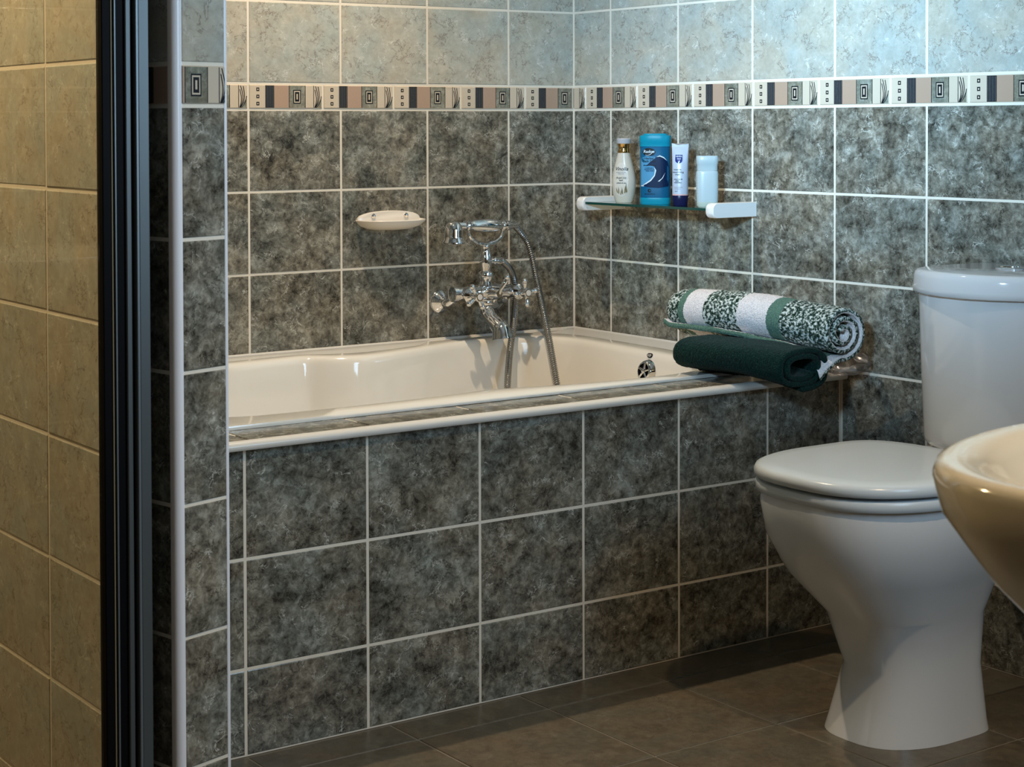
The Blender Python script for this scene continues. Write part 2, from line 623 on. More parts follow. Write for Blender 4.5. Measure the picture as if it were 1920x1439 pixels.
# joints of the wall tiling
A_J = [-0.2163 - PX * k for k in range(6)][::-1]
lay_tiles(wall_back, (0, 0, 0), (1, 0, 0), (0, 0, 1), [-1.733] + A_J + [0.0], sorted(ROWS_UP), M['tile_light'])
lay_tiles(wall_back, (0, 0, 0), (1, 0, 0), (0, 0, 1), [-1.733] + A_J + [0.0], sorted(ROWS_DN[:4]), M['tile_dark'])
lay_border(wall_back, (0, 0, 0), (1, 0, 0), (0, 0, 1), -1.733, -0.002, -0.982 - 4 * BW, ZB + BH / 2)
S_J = [-2.95, -2.665, -2.41, -2.155, -1.9]
lay_tiles(wall_back, (0, 0, 0), (1, 0, 0), (0, 0, 1), S_J, sorted(ROWS_DN + [1.3451, 1.5402, 1.7353, 1.9304, 2.1255, 2.36]), M['tile_light'])
B_J = [0.0] + [0.1498 + PX * k for k in range(12)]
B_J = [q for q in B_J if q < 3.0] + [-YF]
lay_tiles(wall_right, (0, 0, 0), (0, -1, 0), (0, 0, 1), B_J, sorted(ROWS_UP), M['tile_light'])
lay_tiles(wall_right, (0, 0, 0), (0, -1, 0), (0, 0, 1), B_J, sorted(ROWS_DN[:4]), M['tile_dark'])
lay_tiles(wall_right, (0, 0, 0), (0, -1, 0), (0, 0, 1), [0.936] + [q for q in B_J if q > 1.0], sorted(ROWS_DN[3:]), M['tile_dark'])
lay_border(wall_right, (0, 0, 0), (0, -1, 0), (0, 0, 1), 0.002, -YF, 0.0505, ZB + BH / 2)
F_J = [0.0] + [0.10 + PX * k for k in range(8)] + [2.05]
win_skip = lambda u, v: any(a - 0.02 < -u < c + 0.02 for a, c in WIN) and wz0 - 0.03 < v < wz1 + 0.03
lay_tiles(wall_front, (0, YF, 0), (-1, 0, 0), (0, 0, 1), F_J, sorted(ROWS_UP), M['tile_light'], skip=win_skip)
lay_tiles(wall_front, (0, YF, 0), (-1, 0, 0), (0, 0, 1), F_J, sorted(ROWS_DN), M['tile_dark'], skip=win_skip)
for a, c in ((0.002, 0.238), (1.002, 2.048)):
    lay_border(wall_front, (0, YF, 0), (-1, 0, 0), (0, 0, 1), a, c, 0.05, ZB + BH / 2)
# floor tiles
lay_tiles(floor_, (XL, -3.1, 0), (1, 0, 0), (0, 1, 0), [0.0, 0.25, 0.55, 0.85, 1.15, 1.45, 1.75, 2.05, 2.35, 2.65, 2.95], [0.0, 0.27, 0.57, 0.87, 1.17, 1.47, 1.77, 2.07, 2.164],
          M['floor_tile'], g=0.004)

# ------------------------------------------------------------------ partition between bath and shower
E2, E1, E0 = Vector((-1.733, -1.318, 0)), Vector((-1.829, -1.345, 0)), Vector((-1.847, -1.268, 0))
K = Vector((-1.9, -1.24, 0))
ins = GD
pp = MB().prism([(-1.733 - ins, 0), (-1.9 + ins, 0), (K.x + ins, K.y + ins), (E0.x + ins, E0.y + ins), (E1.x + 0.0004, E1.y + 0.002), (E2.x - ins, E2.y + ins)], 0, ROOM_H)
wall_part = struct(pp.build('wall_partition', M['grout']))
P_DN = [1.142, 0.9465, 0.7515, 0.5565, 0.3615, 0.1665, 0.0]
P_UP = [1.2042 + PZ * k for k in range(6)] + [2.36]
d2 = (E2 - E1).normalized()
l2 = (E2 - E1).length
d1 = (E1 - E0).normalized()
l1 = (E1 - E0).length
for O_, d_, l_, a_, b_, ph in ((E1, d2, l2, 0.0095, 0.0045, None), (E0, d1, l1, 0.0, 0.0085, None)):
    us = [a_ - G / 2 + 0.0008, l_ - b_ + G / 2 - 0.0008]
    lay_tiles(wall_part, O_, d_, (0, 0, 1), us, sorted(P_DN), M['tile_dark'])
    lay_tiles(wall_part, O_, d_, (0, 0, 1), us, sorted(P_UP), M['tile_light'])
# border pieces: framed oblong to curved strokes on the end face, stripes and pink on the side face
zc = 1.173
for O_, d_, a0, a1, f0, f1 in ((E1, d2, 0.0098, l2 - 0.0048, 0.515, 0.935), (E0, d1, 0.001, l1 - 0.0095, 0.215, 0.545)):
    o = bpy.data.objects.new('border_tile', border_mesh(f0, f1))
    COL.objects.link(o)
    o.parent = wall_part
    mid = O_ + d_ * ((a0 + a1) / 2 - ((f0 + f1) / 2 - 0.5) * (BW - 0.004))
    o.matrix_basis = frame(mid + Vector((0, 0, zc)), d_, Vector((0, 0, 1)))
nb = Vector((-1, 0, 0))
lay_tiles(wall_part, (-1.9, 0, 0), (0, -1, 0), (0, 0, 1), [0.0, 0.255, 0.51, 0.765, 1.02, 1.238], [0.0, 0.0389, 0.2341, 0.4293, 0.6245, 0.8197, 1.0149, 1.2101, 1.4053, 1.6005, 1.7957, 1.9909, 2.1861, 2.36], M['tile_light'])
lay_tiles(wall_part, (-1.733, 0, 0), (0, 1, 0), (0, 0, 1), [-1.314, -1.02, -0.765, -0.51, -0.255, 0.0], sorted(ROWS_DN[:4] + ROWS_UP[1:]), M['tile_dark'])
c1 = (E1 + Vector((0.0015, 0.010, 0)))
MB().lathe([(0.0105, 0), (0.0105, ROOM_H)], seg=24, origin=(c1.x, c1.y, 0)).build('corner_trim', M['trim'], wall_part, label='white rounded plastic corner strip')
MB().lathe([(0.0052, 0), (0.0052, ROOM_H)], seg=16, origin=(E2.x - 0.004, E2.y + 0.0045, 0)).build('corner_trim', M['trim'], wall_part)

# ------------------------------------------------------------------ shower door
sd = thing('shower_door', 'framed clear glass shower door with black and grey vertical profiles, left of tiled pillar', 'shower door', (-1.95, -1.31, 0))
XP = lambda px: -1.935 + (px - 188) * 0.00084


def stile(name, p0, p1, y0, y1, mat, lab=None, z0=0.02, z1=2.02):
    b = MB()
    a, c = XP(p0), XP(p1)
    e = min(0.0012, abs(c - a) * 0.2)
    poly = [(a + e, y0), (c - e, y0), (c, y0 + e), (c, y1), (a, y1), (a, y0 + e)]
    b.prism(poly, z0, z1)
    return b.build(name, M[mat], sd, label=lab)


stile('seal_and_gap', 189, 205, -1.318, -1.298, 'black', 'black rubber sealing strip')
stile('seal_line', 204.6, 207, -1.3195, -1.3165, 'brass_line')
stile('seal_and_gap', 207.2, 231, -1.3165, -1.292, 'black')
stile('frame_profile', 211, 214, -1.3195, -1.3166, 'alu_light')
stile('frame_profile', 231, 241, -1.321, -1.285, 'alu')
stile('seal_and_gap', 241.3, 247.3, -1.315, -1.285, 'black')  # black filler painted as the shade in the gap between profiles
stile('frame_profile', 247.6, 253, -1.326, -1.285, 'alu_light', 'pale grey aluminium strip')
stile('wall_channel', 253.3, 273.5, -1.324, -1.262, 'alu', 'wide grey aluminium wall channel')
stile('frame_profile', 273.8, 277.0, -1.3165, -1.262, 'alu_light')
MB().box((-2.72, -1.311, 0.04), (XP(198), -1.305, 2.0)).build('glass_pane', M['door_glass'], sd, label='clear glass pane')

# ------------------------------------------------------------------ bath surround (tiled front panel, ledge and edge trim)
YP = -0.934
bs = thing('bath_surround', 'grey marbled tile panel and narrow ledge along the front of the bathtub', 'bath surround', (-0.8665, -0.9, 0))
BO = Vector(bs.location)
cb = MB()
cb.box((-1.731, YP + GD, 0), (-0.001, YP + 0.045, 0.5595))
cb.box((-1.731, YP + 0.045, 0.50), (-0.001, -0.848, 0.5612))
cb.build('core', M['grout'], bs, sharp=0)
PJ = [-0.2251 - PX * k for k in range(6)][::-1]
lay_tiles(bs, (0, YP, 0), (1, 0, 0), (0, 0, 1), [-1.7325] + PJ + [-0.0015], [0.0, 0.1548, 0.3499, 0.5475], M['tile_dark'])
lay_tiles(bs, (0, 0, 0.562), (1, 0, 0), (0, 1, 0), [-1.7325] + [q + 0.004 for q in PJ] + [-0.0015], [-0.9455, -0.842], M['tile_dark'], name='ledge_tile', g=0.004)
tp = [(-0.934, 0.5600), (-0.9425, 0.5625)]
for k in range(9):
    a = PI * k / 11
    tp.append((-0.9435 - 0.0135 * math.sin(a), 0.5525 + 0.0098 * math.cos(a)))
tp += [(-0.934, 0.5455)]
tb = MB()
tb.rings([[Vector((x, y, z)) for y, z in tp] for x in (-1.731, -0.002)], 0)
tb.build('edge_trim', M['trim_warm'], bs, label='white rounded edge trim')

# ------------------------------------------------------------------ bathtub
bt = thing('bathtub', 'cream white built-in bathtub with waisted inner sides in the tiled corner', 'bathtub', (-0.8665, -0.43, 0))
ctrl = [(-1.60, -0.30), (-1.50, -0.14), (-1.30, -0.105), (-1.09, -0.112), (-0.95, -0.098), (-0.885, -0.100), (-0.835, -0.136), (-0.775, -0.160), (-0.70, -0.150), (-0.60, -0.122),
        (-0.50, -0.088), (-0.42, -0.070), (-0.33, -0.068), (-0.25, -0.076), (-0.19, -0.112), (-0.150, -0.19), (-0.148, -0.30), (-0.152, -0.40), (-0.163, -0.53), (-0.185, -0.65),
        (-0.235, -0.740), (-0.32, -0.790), (-0.45, -0.806), (-0.60, -0.798), (-0.72, -0.778), (-0.82, -0.758), (-0.95, -0.764), (-1.08, -0.772), (-1.25, -0.772), (-1.42, -0.757),
        (-1.53, -0.68), (-1.60, -0.56)]
NL = 192
loop = [p.to_2d() for p in catmull([(x, y, 0) for x, y in ctrl], NL, True)]
cen = Vector((-0.87, -0.43))
nrm = []
for i in range(NL):
    t = loop[(i + 2) % NL] - loop[i - 2]
    nn = Vector((t.y, -t.x)).normalized()
    if nn.dot(cen - loop[i]) < 0:
        nn = -nn
    nrm.append(nn)
ZR = 0.570
R = []
ox0, ox1, oy0, oy1 = -1.732, -0.0005, -0.846, -0.0005


def to_rect(p, inset=0.0):
    d = p - cen
    ts = []
    for c, dd, lo, hi in ((cen.x, d.x, ox0 + inset, ox1 - inset), (cen.y, d.y, oy0 + inset, oy1 - inset)):
        if abs(dd) > 1e-9:
            ts.append(((hi if dd > 0 else lo) - c) / dd)
    return cen + d * min(ts)


def snap_corners(ring):
    ring = [Vector(p) for p in ring]
    for cx_, cy_ in ((ox0, oy0), (ox0, oy1), (ox1, oy0), (ox1, oy1)):
        i = min(range(NL), key=lambda k: (ring[k] - Vector((cx_, cy_))).length)
        ring[i] = Vector((cx_, cy_))
    return ring


outer = snap_corners([to_rect(p) for p in loop])
o3 = lambda L, z: [Vector((p.x, p.y, z)) for p in L]
shr = lambda L, k: [p + (cen - p).normalized() * k for p in L]
R.append(o3(outer, 0.5626))
R.append(o3(outer, 0.566))
R.append(o3(shr(outer, 0.003), ZR))
inl = lambda k: [loop[i] + nrm[i] * k for i in range(NL)]
R.append(o3(inl(-0.012), ZR + 0.0015))
for k, z in ((0.0, ZR), (0.005, ZR - 0.003), (0.009, ZR - 0.009), (0.0115, ZR - 0.018), (0.016, 0.52), (0.026, 0.45), (0.040, 0.36), (0.058, 0.27), (0.082, 0.20), (0.115, 0.165), (0.16, 0.155)):
    R.append(o3(inl(k), z))
b = MB()
b.rings(R, 0, False, True)
b.build('tub_shell', M['enamel'], bt, sharp=60)
sb = MB()
sb.tube([(-1.73, -0.005, 0.5705), (-0.005, -0.005, 0.5705), (-0.005, -0.84, 0.5705)], 0.004, seg=8)
sb.build('sealant', M['trim_warm'], bt)
# overflow plate
oc = Vector((-0.1715, -0.434, 0.508))
oc = P(1217, 698, 0, -0.172)
ax = Vector((-1, 0, 0.22)).normalized()
ov = MB()
ov.lathe([(0.031, -0.006), (0.031, 0.002), (0.0295, 0.006), (0.025, 0.015), (0.0200, 0.0190), (0.0182, 0.0190), (0.0178, 0.0130)], 0, 36, ax, oc, True, True)
ovo = ov.build('overflow_plate', M['chrome'], bt, label='round chrome overflow with five-spoke dial')
dk = MB().lathe([(0.0178, 0.0128), (0.0178, 0.0134)], 0, 24, ax, oc)
dk.build('grille_shade', M['black'], ovo, local=False)  # black disc: shade of the overflow holes put in as colour
q = ax.to_track_quat('Z', 'Y').to_matrix()
for k in range(5):
    a = 2 * PI * k / 5 + PI / 2
    s = MB()
    s.tube([oc + q @ Vector((math.cos(a) * rr, math.sin(a) * rr, 0.0168)) for rr in (0.0, 0.0180)], [0.0036, 0.0026], seg=8)
    s.build('spoke', M['chrome'], ovo)
MB().lathe([(0.006, 0.013), (0.006, 0.020), (0.003, 0.022)], 0, 16, ax, oc).build('knob', M['chrome'], ovo)


# ------------------------------------------------------------------ lettering
_txt = {}


def text_poly(s, size, shear=0.0, bold=0.0, align='CENTER', spacing=1.0):
    cu = bpy.data.curves.new('lettering', 'FONT')
    cu.body = s
    cu.size = size
    cu.shear = shear
    cu.align_x = align
    cu.align_y = 'CENTER'
    cu.offset = bold
    cu.space_character = spacing
    cu.resolution_u = 3
    ob = bpy.data.objects.new('lettering', cu)
    COL.objects.link(ob)
    dg = bpy.context.evaluated_depsgraph_get()
    me = bpy.data.meshes.new_from_object(ob.evaluated_get(dg))
    vs = [v.co.copy() for v in me.vertices]
    fs = [list(p.vertices) for p in me.polygons]
    bpy.data.objects.remove(ob)
    bpy.data.meshes.remove(me)
    bpy.data.curves.remove(cu)
    return vs, fs


def dashes(size, width, seed=0):
    """a line of print too small to read: short strokes in word-like runs"""
    rg = random.Random(seed)
    vs, fs = [], []
    x = -width / 2
    while x < width / 2:
        l = size * rg.uniform(0.25, 0.5)
        h = size * rg.uniform(0.38, 0.62)
        k = len(vs)
        vs += [Vector((x, -size * 0.28, 0)), Vector((x + l, -size * 0.28, 0)), Vector((x + l, -size * 0.28 + h, 0)), Vector((x, -size * 0.28 + h, 0))]
        fs.append([k, k + 1, k + 2, k + 3])
        x += l + size * (0.14 if rg.random() < 0.8 else 0.45)
    return vs, fs


def decal(name, parent, vs, fs, fn, mat, cx=0.0, cz=0.0, cuts=0, label=None):
    """flat print laid on a surface: (u,v) -> fn(u,v) gives the point on the surface"""
    me = bpy.data.meshes.new(name)
    me.from_pydata([(p[0] + cx, p[1] + cz, 0) for p in vs], [], fs)
    if cuts:
        bm = bmesh.new()
        bm.from_mesh(me)
        bmesh.ops.triangulate(bm, faces=bm.faces)
        bmesh.ops.subdivide_edges(bm, edges=bm.edges, cuts=cuts, use_grid_fill=True)
        bm.to_mesh(me)
        bm.free()
    for v in me.vertices:
        v.co = fn(v.co.x, v.co.y)
    me.materials.append(mat)
    o = bpy.data.objects.new(name, me)
    COL.objects.link(o)
    o.parent = parent
    if label:
        o['label'] = label
    return o


def poly2(pts):
    return [Vector((a, b, 0)) for a, b in pts], [list(range(len(pts)))]


def ell(a, b, n=24, c=(0, 0)):
    return poly2([(c[0] + a * math.cos(2 * PI * k / n), c[1] + b * math.sin(2 * PI * k / n)) for k in range(n)])


# maker's badge above the overflow
bc = P(1218.5, 667, 0, -0.1690)
bd = MB()
bax = Vector((-1, 0, 0.15)).normalized()
qb = Matrix((Vector((0, -1, 0)), bax.cross(Vector((0, -1, 0))), bax)).transposed()
bd.rings([[bc + qb @ Vector((0.0095 * s * math.cos(2 * PI * i / 28), 0.0058 * s * math.sin(2 * PI * i / 28), h)) for i in range(28)] for s, h in ((1, -0.006), (1, 0.001), (0.94, 0.0016))])
bdo = bd.build('badge', M['ink'], bt, label='small dark oval badge with pale letters')
vs, fs = text_poly('ASP', 0.0085, bold=0.0001)
loc0 = Vector(bt.location)
decal('badge_lettering', bdo, vs, fs, lambda u, v: bc - loc0 + qb @ Vector((u, v, 0.0020)), M['white_plastic'])

# ------------------------------------------------------------------ bath mixer tap
TX, TY, TZ = -0.343, -0.078, 0.690
tap = thing('bath_mixer_tap', 'chrome bath mixer tap with two cross handles and telephone cradle on tiled wall', 'tap', (TX, 0, TZ - 0.02))
for sx, ex in ((-1, -0.435), (1, -0.262)):
    b = MB()
    b.lathe([(0.031, 0), (0.031, 0.002), (0.028, 0.007), (0.018, 0.016), (0.0125, 0.021), (0.0115, 0.026)], 0, 32, (0, -1, 0), (ex, 0.0, 0.664))
    b.build('wall_flange', M['chrome'], tap)
    bx = TX + sx * 0.088
    path = catmull([(ex, -0.018, 0.664), (ex, -0.032, 0.664), ((ex + bx) / 2 - sx * 0.004, -0.048, 0.674), (bx, -0.062, TZ), (bx, TY, TZ)], 14)
    MB().tube(path, 0.0115, seg=14).build('wall_connector', M['chrome'], tap)
b = MB()
prof = [(0.0, -0.112), (0.013, -0.112), (0.0195, -0.110), (0.0195, -0.098), (0.0165, -0.096), (0.0165, -0.040), (0.019, -0.036), (0.021, -0.02), (0.0225, 0.0), (0.021, 0.02), (0.019, 0.036), (0.0165, 0.040),
        (0.0165, 0.096), (0.0195, 0.098), (0.0195, 0.110), (0.013, 0.112), (0.0, 0.112)]
b.lathe([(r_, h) for r_, h in prof], 0, 24, (1, 0, 0), (TX, TY, TZ), False, False)
b.build('body', M['chrome'], tap)
rot = {-1: 0.55, 1: 0.12}
for sx, hx, hz in ((-1, -0.4185, 0.687), (1, -0.268, 0.689)):
    b = MB()
    b.lathe([(0.0175, 0.0), (0.0175, 0.020), (0.0195, 0.024), (0.0195, 0.032), (0.015, 0.036), (0.0095, 0.040), (0.0095, 0.050)], 0, 20, (0, -1, 0), (hx, TY, hz))
    b.build('valve', M['chrome'], tap)
    b = MB()
    hc = Vector((hx, -0.138, hz))
    b.lathe([(0.006, -0.016), (0.0115, -0.010), (0.0115, 0.004), (0.0125, 0.006), (0.0125, 0.009), (0.0105, 0.0115)], 0, 20, (0, -1, 0), hc)
    for k in range(4):
        a = rot[sx] + k * PI / 2
        d = Vector((math.cos(a), 0, math.sin(a)))
        b.tube([hc + d * t for t in (0.008, 0.014, 0.020, 0.024, 0.026)], [0.0056, 0.0044, 0.0058, 0.0066, 0.0050], seg=10)
        b.ball(hc + d * 0.0300, 0.0075)
    h = b.build('cross_handle', M['chrome'], tap)
    MB().lathe([(0.0072, 0.0112), (0.0072, 0.0122)], 0, 18, (0, -1, 0), hc).build('handle_cap', M['white_plastic'], h, label='small white round cap')
# diverter with its lever
b = MB()
dc = Vector((TX - 0.004, TY, TZ))
b.lathe([(0.015, 0.0), (0.015, 0.03), (0.012, 0.036), (0.012, 0.05), (0.009, 0.056)], 0, 20, (0, -1, 0), dc)
b.build('diverter', M['chrome'], tap)
lv = [dc + Vector((0.002, -0.052, 0.0)), dc + Vector((0.004, -0.056, 0.012)), dc + Vector((0.013, -0.06, 0.028)), dc + Vector((0.018, -0.062, 0.037))]
b = MB()
b.tube(lv, [0.005, 0.0045, 0.0065, 0.0055], seg=12)
b.ball(lv[-1] + Vector((0.001, 0, 0.004)), 0.0078)
b.build('diverter_lever', M['chrome'], tap)
# spout
sp = catmull([(TX - 0.004, TY, TZ - 0.018), (TX - 0.004, TY, 0.662), (TX - 0.004, TY - 0.002, 0.645), (TX - 0.004, TY - 0.020, 0.625), (TX - 0.004, TY - 0.045, 0.611), (TX - 0.004, TY - 0.064, 0.598), (TX - 0.004, TY - 0.070, 0.578)], 30)
rad = [0.0175 - 0.003 * math.sin(PI * min(1, k / 12)) + (0.0105 * max(0, (k - 15) / 14) ** 1.3) for k in range(30)]
b = MB()
b.tube(sp, rad, seg=22)
b.lathe([(0.017, -0.004), (0.0185, 0.0), (0.017, 0.005)], 0, 22, (0, 0, 1), (TX - 0.004, TY, 0.663))
b.build('spout', M['chrome'], tap)
# riser column and hose union
CXR = TX - 0.006
b = MB()
b.lathe([(0.0195, 0.012), (0.017, 0.022), (0.014, 0.028), (0.016, 0.032), (0.0195, 0.037), (0.0205, 0.043), (0.0185, 0.050), (0.0125, 0.054), (0.0130, 0.060), (0.0155, 0.068), (0.0165, 0.078), (0.0150, 0.090), (0.0125, 0.102),
         (0.0105, 0.112), (0.0115, 0.114), (0.0115, 0.118), (0.009, 0.121)], 0, 24, (0, 0, 1), (CXR, TY, TZ))
b.build('riser', M['chrome'], tap)
b = MB()
b.lathe([(0.008, 0.008), (0.008, 0.022), (0.0115, 0.024), (0.0115, 0.040), (0.009, 0.044), (0.009, 0.052)], 0, 18, (1, 0, -0.02), (CXR, TY, 0.768))
b.build('hose_union', M['chrome'], tap)
# cradle yoke
cp = []
for k in range(25):
    a = PI + PI * k / 24
    cp.append((CXR + 0.054 * math.cos(a), TY, 0.846 + 0.035 * math.sin(a)))
cp = [(CXR - 0.057, TY, 0.853)] + cp + [(CXR + 0.057, TY, 0.853)]
b = MB()
b.tube(cp, [0.0040 + 0.0026 * math.sin(PI * k / (len(cp) - 1)) for k in range(len(cp))], seg=10, sc=(1.0, 1.5))
b.build('cradle', M['chrome'], tap)

# ------------------------------------------------------------------ hand shower with hose
hs = thing('hand_shower', 'chrome telephone-style hand shower with ribbed hose resting on the tap cradle', 'hand shower', (CXR, TY, 0.85))
HZ = 0.858
b = MB()
b.lathe([(0.0095, -0.092), (0.0095, -0.064), (0.0140, -0.062), (0.0155, -0.058), (0.0140, -0.054), (0.0120, -0.050), (0.0150, -0.035), (0.0172, -0.01), (0.0175, 0.010), (0.0160, 0.032), (0.0120, 0.048), (0.0140, 0.051), (0.0140, 0.054), (0.0095, 0.057),
         (0.0095, 0.066)], 0, 22, (1, 0, -0.03), (CXR, TY, HZ))
b.build('handle', M['chrome'], hs)
b = MB()
hx = CXR - 0.098
b.lathe([(0.004, 0.019), (0.014, 0.015), (0.0205, 0.007), (0.0230, -0.006), (0.0235, -0.019), (0.0250, -0.028), (0.0290, -0.033), (0.0290, -0.037), (0.023, -0.039), (0.006, -0.042)], 0, 28, (0, 0, 1), (hx, TY, HZ - 0.004))
b.tube(catmull([(hx, TY, HZ), (hx + 0.012, TY, HZ + 0.002), (hx + 0.03, TY, HZ + 0.002)], 8), 0.0085, seg=14)
b.build('shower_head', M['chrome'], hs)
b = MB()
b.lathe([(0.0125, 0.062), (0.0125, 0.076), (0.0095, 0.080), (0.0085, 0.096)], 0, 18, (1, 0, -0.03), (CXR, TY, HZ))
b.build('hose_nut', M['chrome'], hs)
hp = [Vector((CXR + 0.092, TY, HZ - 0.003)), P(985, 448, 1, TY), P(996, 478, 1, TY - 0.012), P(1007, 530, 1, -0.11), P(1018, 580, 1, -0.15), P(1030, 640, 1, -0.20), P(1045, 725, 1, -0.25), Vector((-0.26, -0.30, 0.30)),
      Vector((-0.36, -0.32, 0.20)), Vector((-0.42, -0.27, 0.20)), Vector((-0.385, -0.21, 0.30)), P(951, 735, 1, -0.165), P(956, 660, 1, -0.115), P(963, 610, 1, -0.085), P(967, 560, 1, -0.05), P(964, 525, 1, -0.05), P(955, 503, 1, -0.065), Vector((CXR + 0.050, TY, 0.767))]
dense = catmull(hp, 400)
# resample evenly, ribbed
acc = [0.0]
for i in range(1, len(dense)):
    acc.append(acc[-1] + (dense[i] - dense[i - 1]).length)
pts, rads = [], []
s, j, k = 0.0, 0, 0
while s < acc[-1]:
    while acc[j + 1] < s:
        j += 1
    t = (s - acc[j]) / (acc[j + 1] - acc[j])
    pts.append(dense[j].lerp(dense[j + 1], t))
    rads.append(0.0088 if k % 4 in (1, 2) else 0.0060)
    s += 0.00135
    k += 1
MB().tube(pts, rads, seg=10).build('hose', M['hose'], hs, sharp=0, label='ribbed metal hose looping into the bath')

# ------------------------------------------------------------------ soap dish
sdh = thing('soap_dish', 'small ivory wall-mounted soap dish with two chrome screws', 'soap dish', (-0.59, 0, 0.875))
cx, a_, d_ = -0.592, 0.094, 0.080
ZD = 0.8775


def dish_ring(sx, sy, z, n=40, y0=0.0):
    pts = [Vector((cx + a_ * sx * math.cos(PI - PI * k / n), y0 - d_ * sy * abs(math.sin(PI * k / n)) ** 0.75, z)) for k in range(n + 1)]
    return pts


b = MB()
rr = [dish_ring(0.30, 0.30, ZD - 0.0245), dish_ring(0.62, 0.62, ZD - 0.022), dish_ring(0.85, 0.86, ZD - 0.014), dish_ring(0.97, 0.975, ZD - 0.004), dish_ring(1.0, 1.0, ZD), dish_ring(0.985, 0.985, ZD + 0.002),
      dish_ring(0.95, 0.95, ZD + 0.001), dish_ring(0.90, 0.91, ZD - 0.005), dish_ring(0.75, 0.75, ZD - 0.012), dish_ring(0.40, 0.40, ZD - 0.016)]
b.rings(rr, 0, True, True)
# back plate
bp_ = [(cx + a_ * 0.985 * math.cos(PI * k / 30), ZD - 0.004 + 0.027 * abs(math.sin(PI * k / 30)) ** 0.62) for k in range(31)]
b.rings([[Vector((x, y, z)) for x, z in bp_] for y in (0.0, -0.006)], 0)
b.rings([[Vector((cx + (x - cx) * s, y, ZD - 0.004 + (z - ZD + 0.004) * s)) for x, z in bp_] for y, s in ((-0.006, 1.0), (-0.0085, 0.95))], 0, False, True)
b.build('tray', M['dish'], sdh, sharp=50)
for px, py in ((700, 405.5), (761, 403.5)):
    c = P(px, py, 1, -0.0085)
    MB().lathe([(0.0065, -0.002), (0.0065, 0.001), (0.0055, 0.004), (0.003, 0.0062), (0.0008, 0.0068)], 0, 20, (0, -1, 0), c).build('screw', M['chrome'], sdh, label='chrome dome screw')

# ------------------------------------------------------------------ glass shelf
ZS = 0.9135
sh = thing('glass_shelf', 'green-edged glass shelf on two white brackets holding toiletries', 'shelf', (-0.07, -0.43, ZS))
b = MB()
b.box((-0.131, -0.653, ZS - 0.003), (-0.014, -0.201, ZS + 0.003), 0)
sho = b.build('glass_pane', [M['shelf_glass'], M['glass_edge']], sh, sharp=0)
for p_ in sho.data.polygons:
    if abs(p_.normal.z) < 0.5:
        p_.material_index = 1


def bracket(y0, y1):
    b = MB()
    prof = []
    L, Hh, r_ = 0.138, 0.0175, 0.014
    for k in range(9):
        a = PI / 2 + PI / 2 * k / 8
        prof.append((-L + r_ + r_ * math.cos(a), Hh - r_ + r_ * math.sin(a)))
    for k in range(9):
        a = PI + PI / 2 * k / 8
        prof.append((-L + r_ + r_ * math.cos(a), -Hh + r_ + r_ * math.sin(a)))
    prof += [(0, -Hh), (0, Hh)]
    mid = Vector((-L / 2, 0))
    R = []
    for y, s in ((y0, 0.93), (y0 - 0.003, 1.0), (y1 + 0.003, 1.0), (y1, 0.93)):
        R.append([Vector((min(0, mid.x + (x - mid.x) * (1 - (1 - s) * 0.35) if x < -0.001 else 0), y, ZS - 0.002 + z * s)) for x, z in prof])
    b.rings(R)
    o = b.build('bracket', M['white_plastic'], sh, sharp=30)
    return o


bracket(-0.178, -0.206)
bracket(-0.648, -0.674)


# ------------------------------------------------------------------ toiletries
def sup(a, b, n, x):
    return -b * max(0.0, 1 - abs(x / a) ** n) ** (1 / n)


def sring(a, b, n, z, seg=40, cy=0.0):
    out = []
    for k in range(seg):
        t = 2 * PI * k / seg
        c, s = math.cos(t), math.sin(t)
        out.append(Vector((a * math.copysign(abs(c) ** (2 / n), c), cy + b * math.copysign(abs(s) ** (2 / n), s), z)))
    return out


def interp(tab, z):
    for (z0, v0), (z1, v1) in zip(tab, tab[1:]):
        if z <= z1:
            t = (z - z0) / (z1 - z0)
            t = t * t * (3 - 2 * t) if False else t
            return v0 + (v1 - v0) * t
    return tab[-1][1]


ZT = ZS + 0.0032
M['lotion'] = plain('ivory_lotion_plastic', (0.56, 0.52, 0.44), 0.25, coat=0.2)
M['lotion_label'] = plain('ivory_label', (0.60, 0.56, 0.49), 0.4)
M['frost'] = plain('frosted_grey_cap', (0.42, 0.42, 0.44), 0.35)
M['cyan'] = plain('cyan_plastic', (0.006, 0.22, 0.32), 0.3)
M['blue'] = plain('blue_label', (0.005, 0.085, 0.18), 0.3)
M['sky'] = plain('sky_blue_print', (0.07, 0.24, 0.40), 0.35)
M['navy'] = plain('navy_print', (0.003, 0.014, 0.05), 0.35)
M['foam'] = plain('white_print', (0.55, 0.62, 0.66), 0.4)
M['tube'] = plain('pale_blue_tube', (0.42, 0.48, 0.58), 0.28)
M['navy_cap'] = plain('navy_cap', (0.008, 0.010, 0.045), 0.25)
M['shield'] = plain('blue_print', (0.012, 0.02, 0.16), 0.3)
M['pink'] = plain('pink_band', (0.66, 0.38, 0.36), 0.35)
M['milky'] = plain('milky_plastic', (0.42, 0.50, 0.52), 0.3, sss=0.3)
M['milky_base'] = plain('yellowish_milky_plastic', (0.45, 0.50, 0.43), 0.35, sss=0.3)
M['olive'] = plain('olive_print', (0.16, 0.13, 0.05), 0.5)

for k_ in ('ink', 'navy', 'blue', 'sky', 'shield', 'navy_cap', 'cyan', 'b_dark'):
    M[k_].node_tree.nodes['Principled BSDF'].inputs['Specular IOR Level'].default_value = 0.12
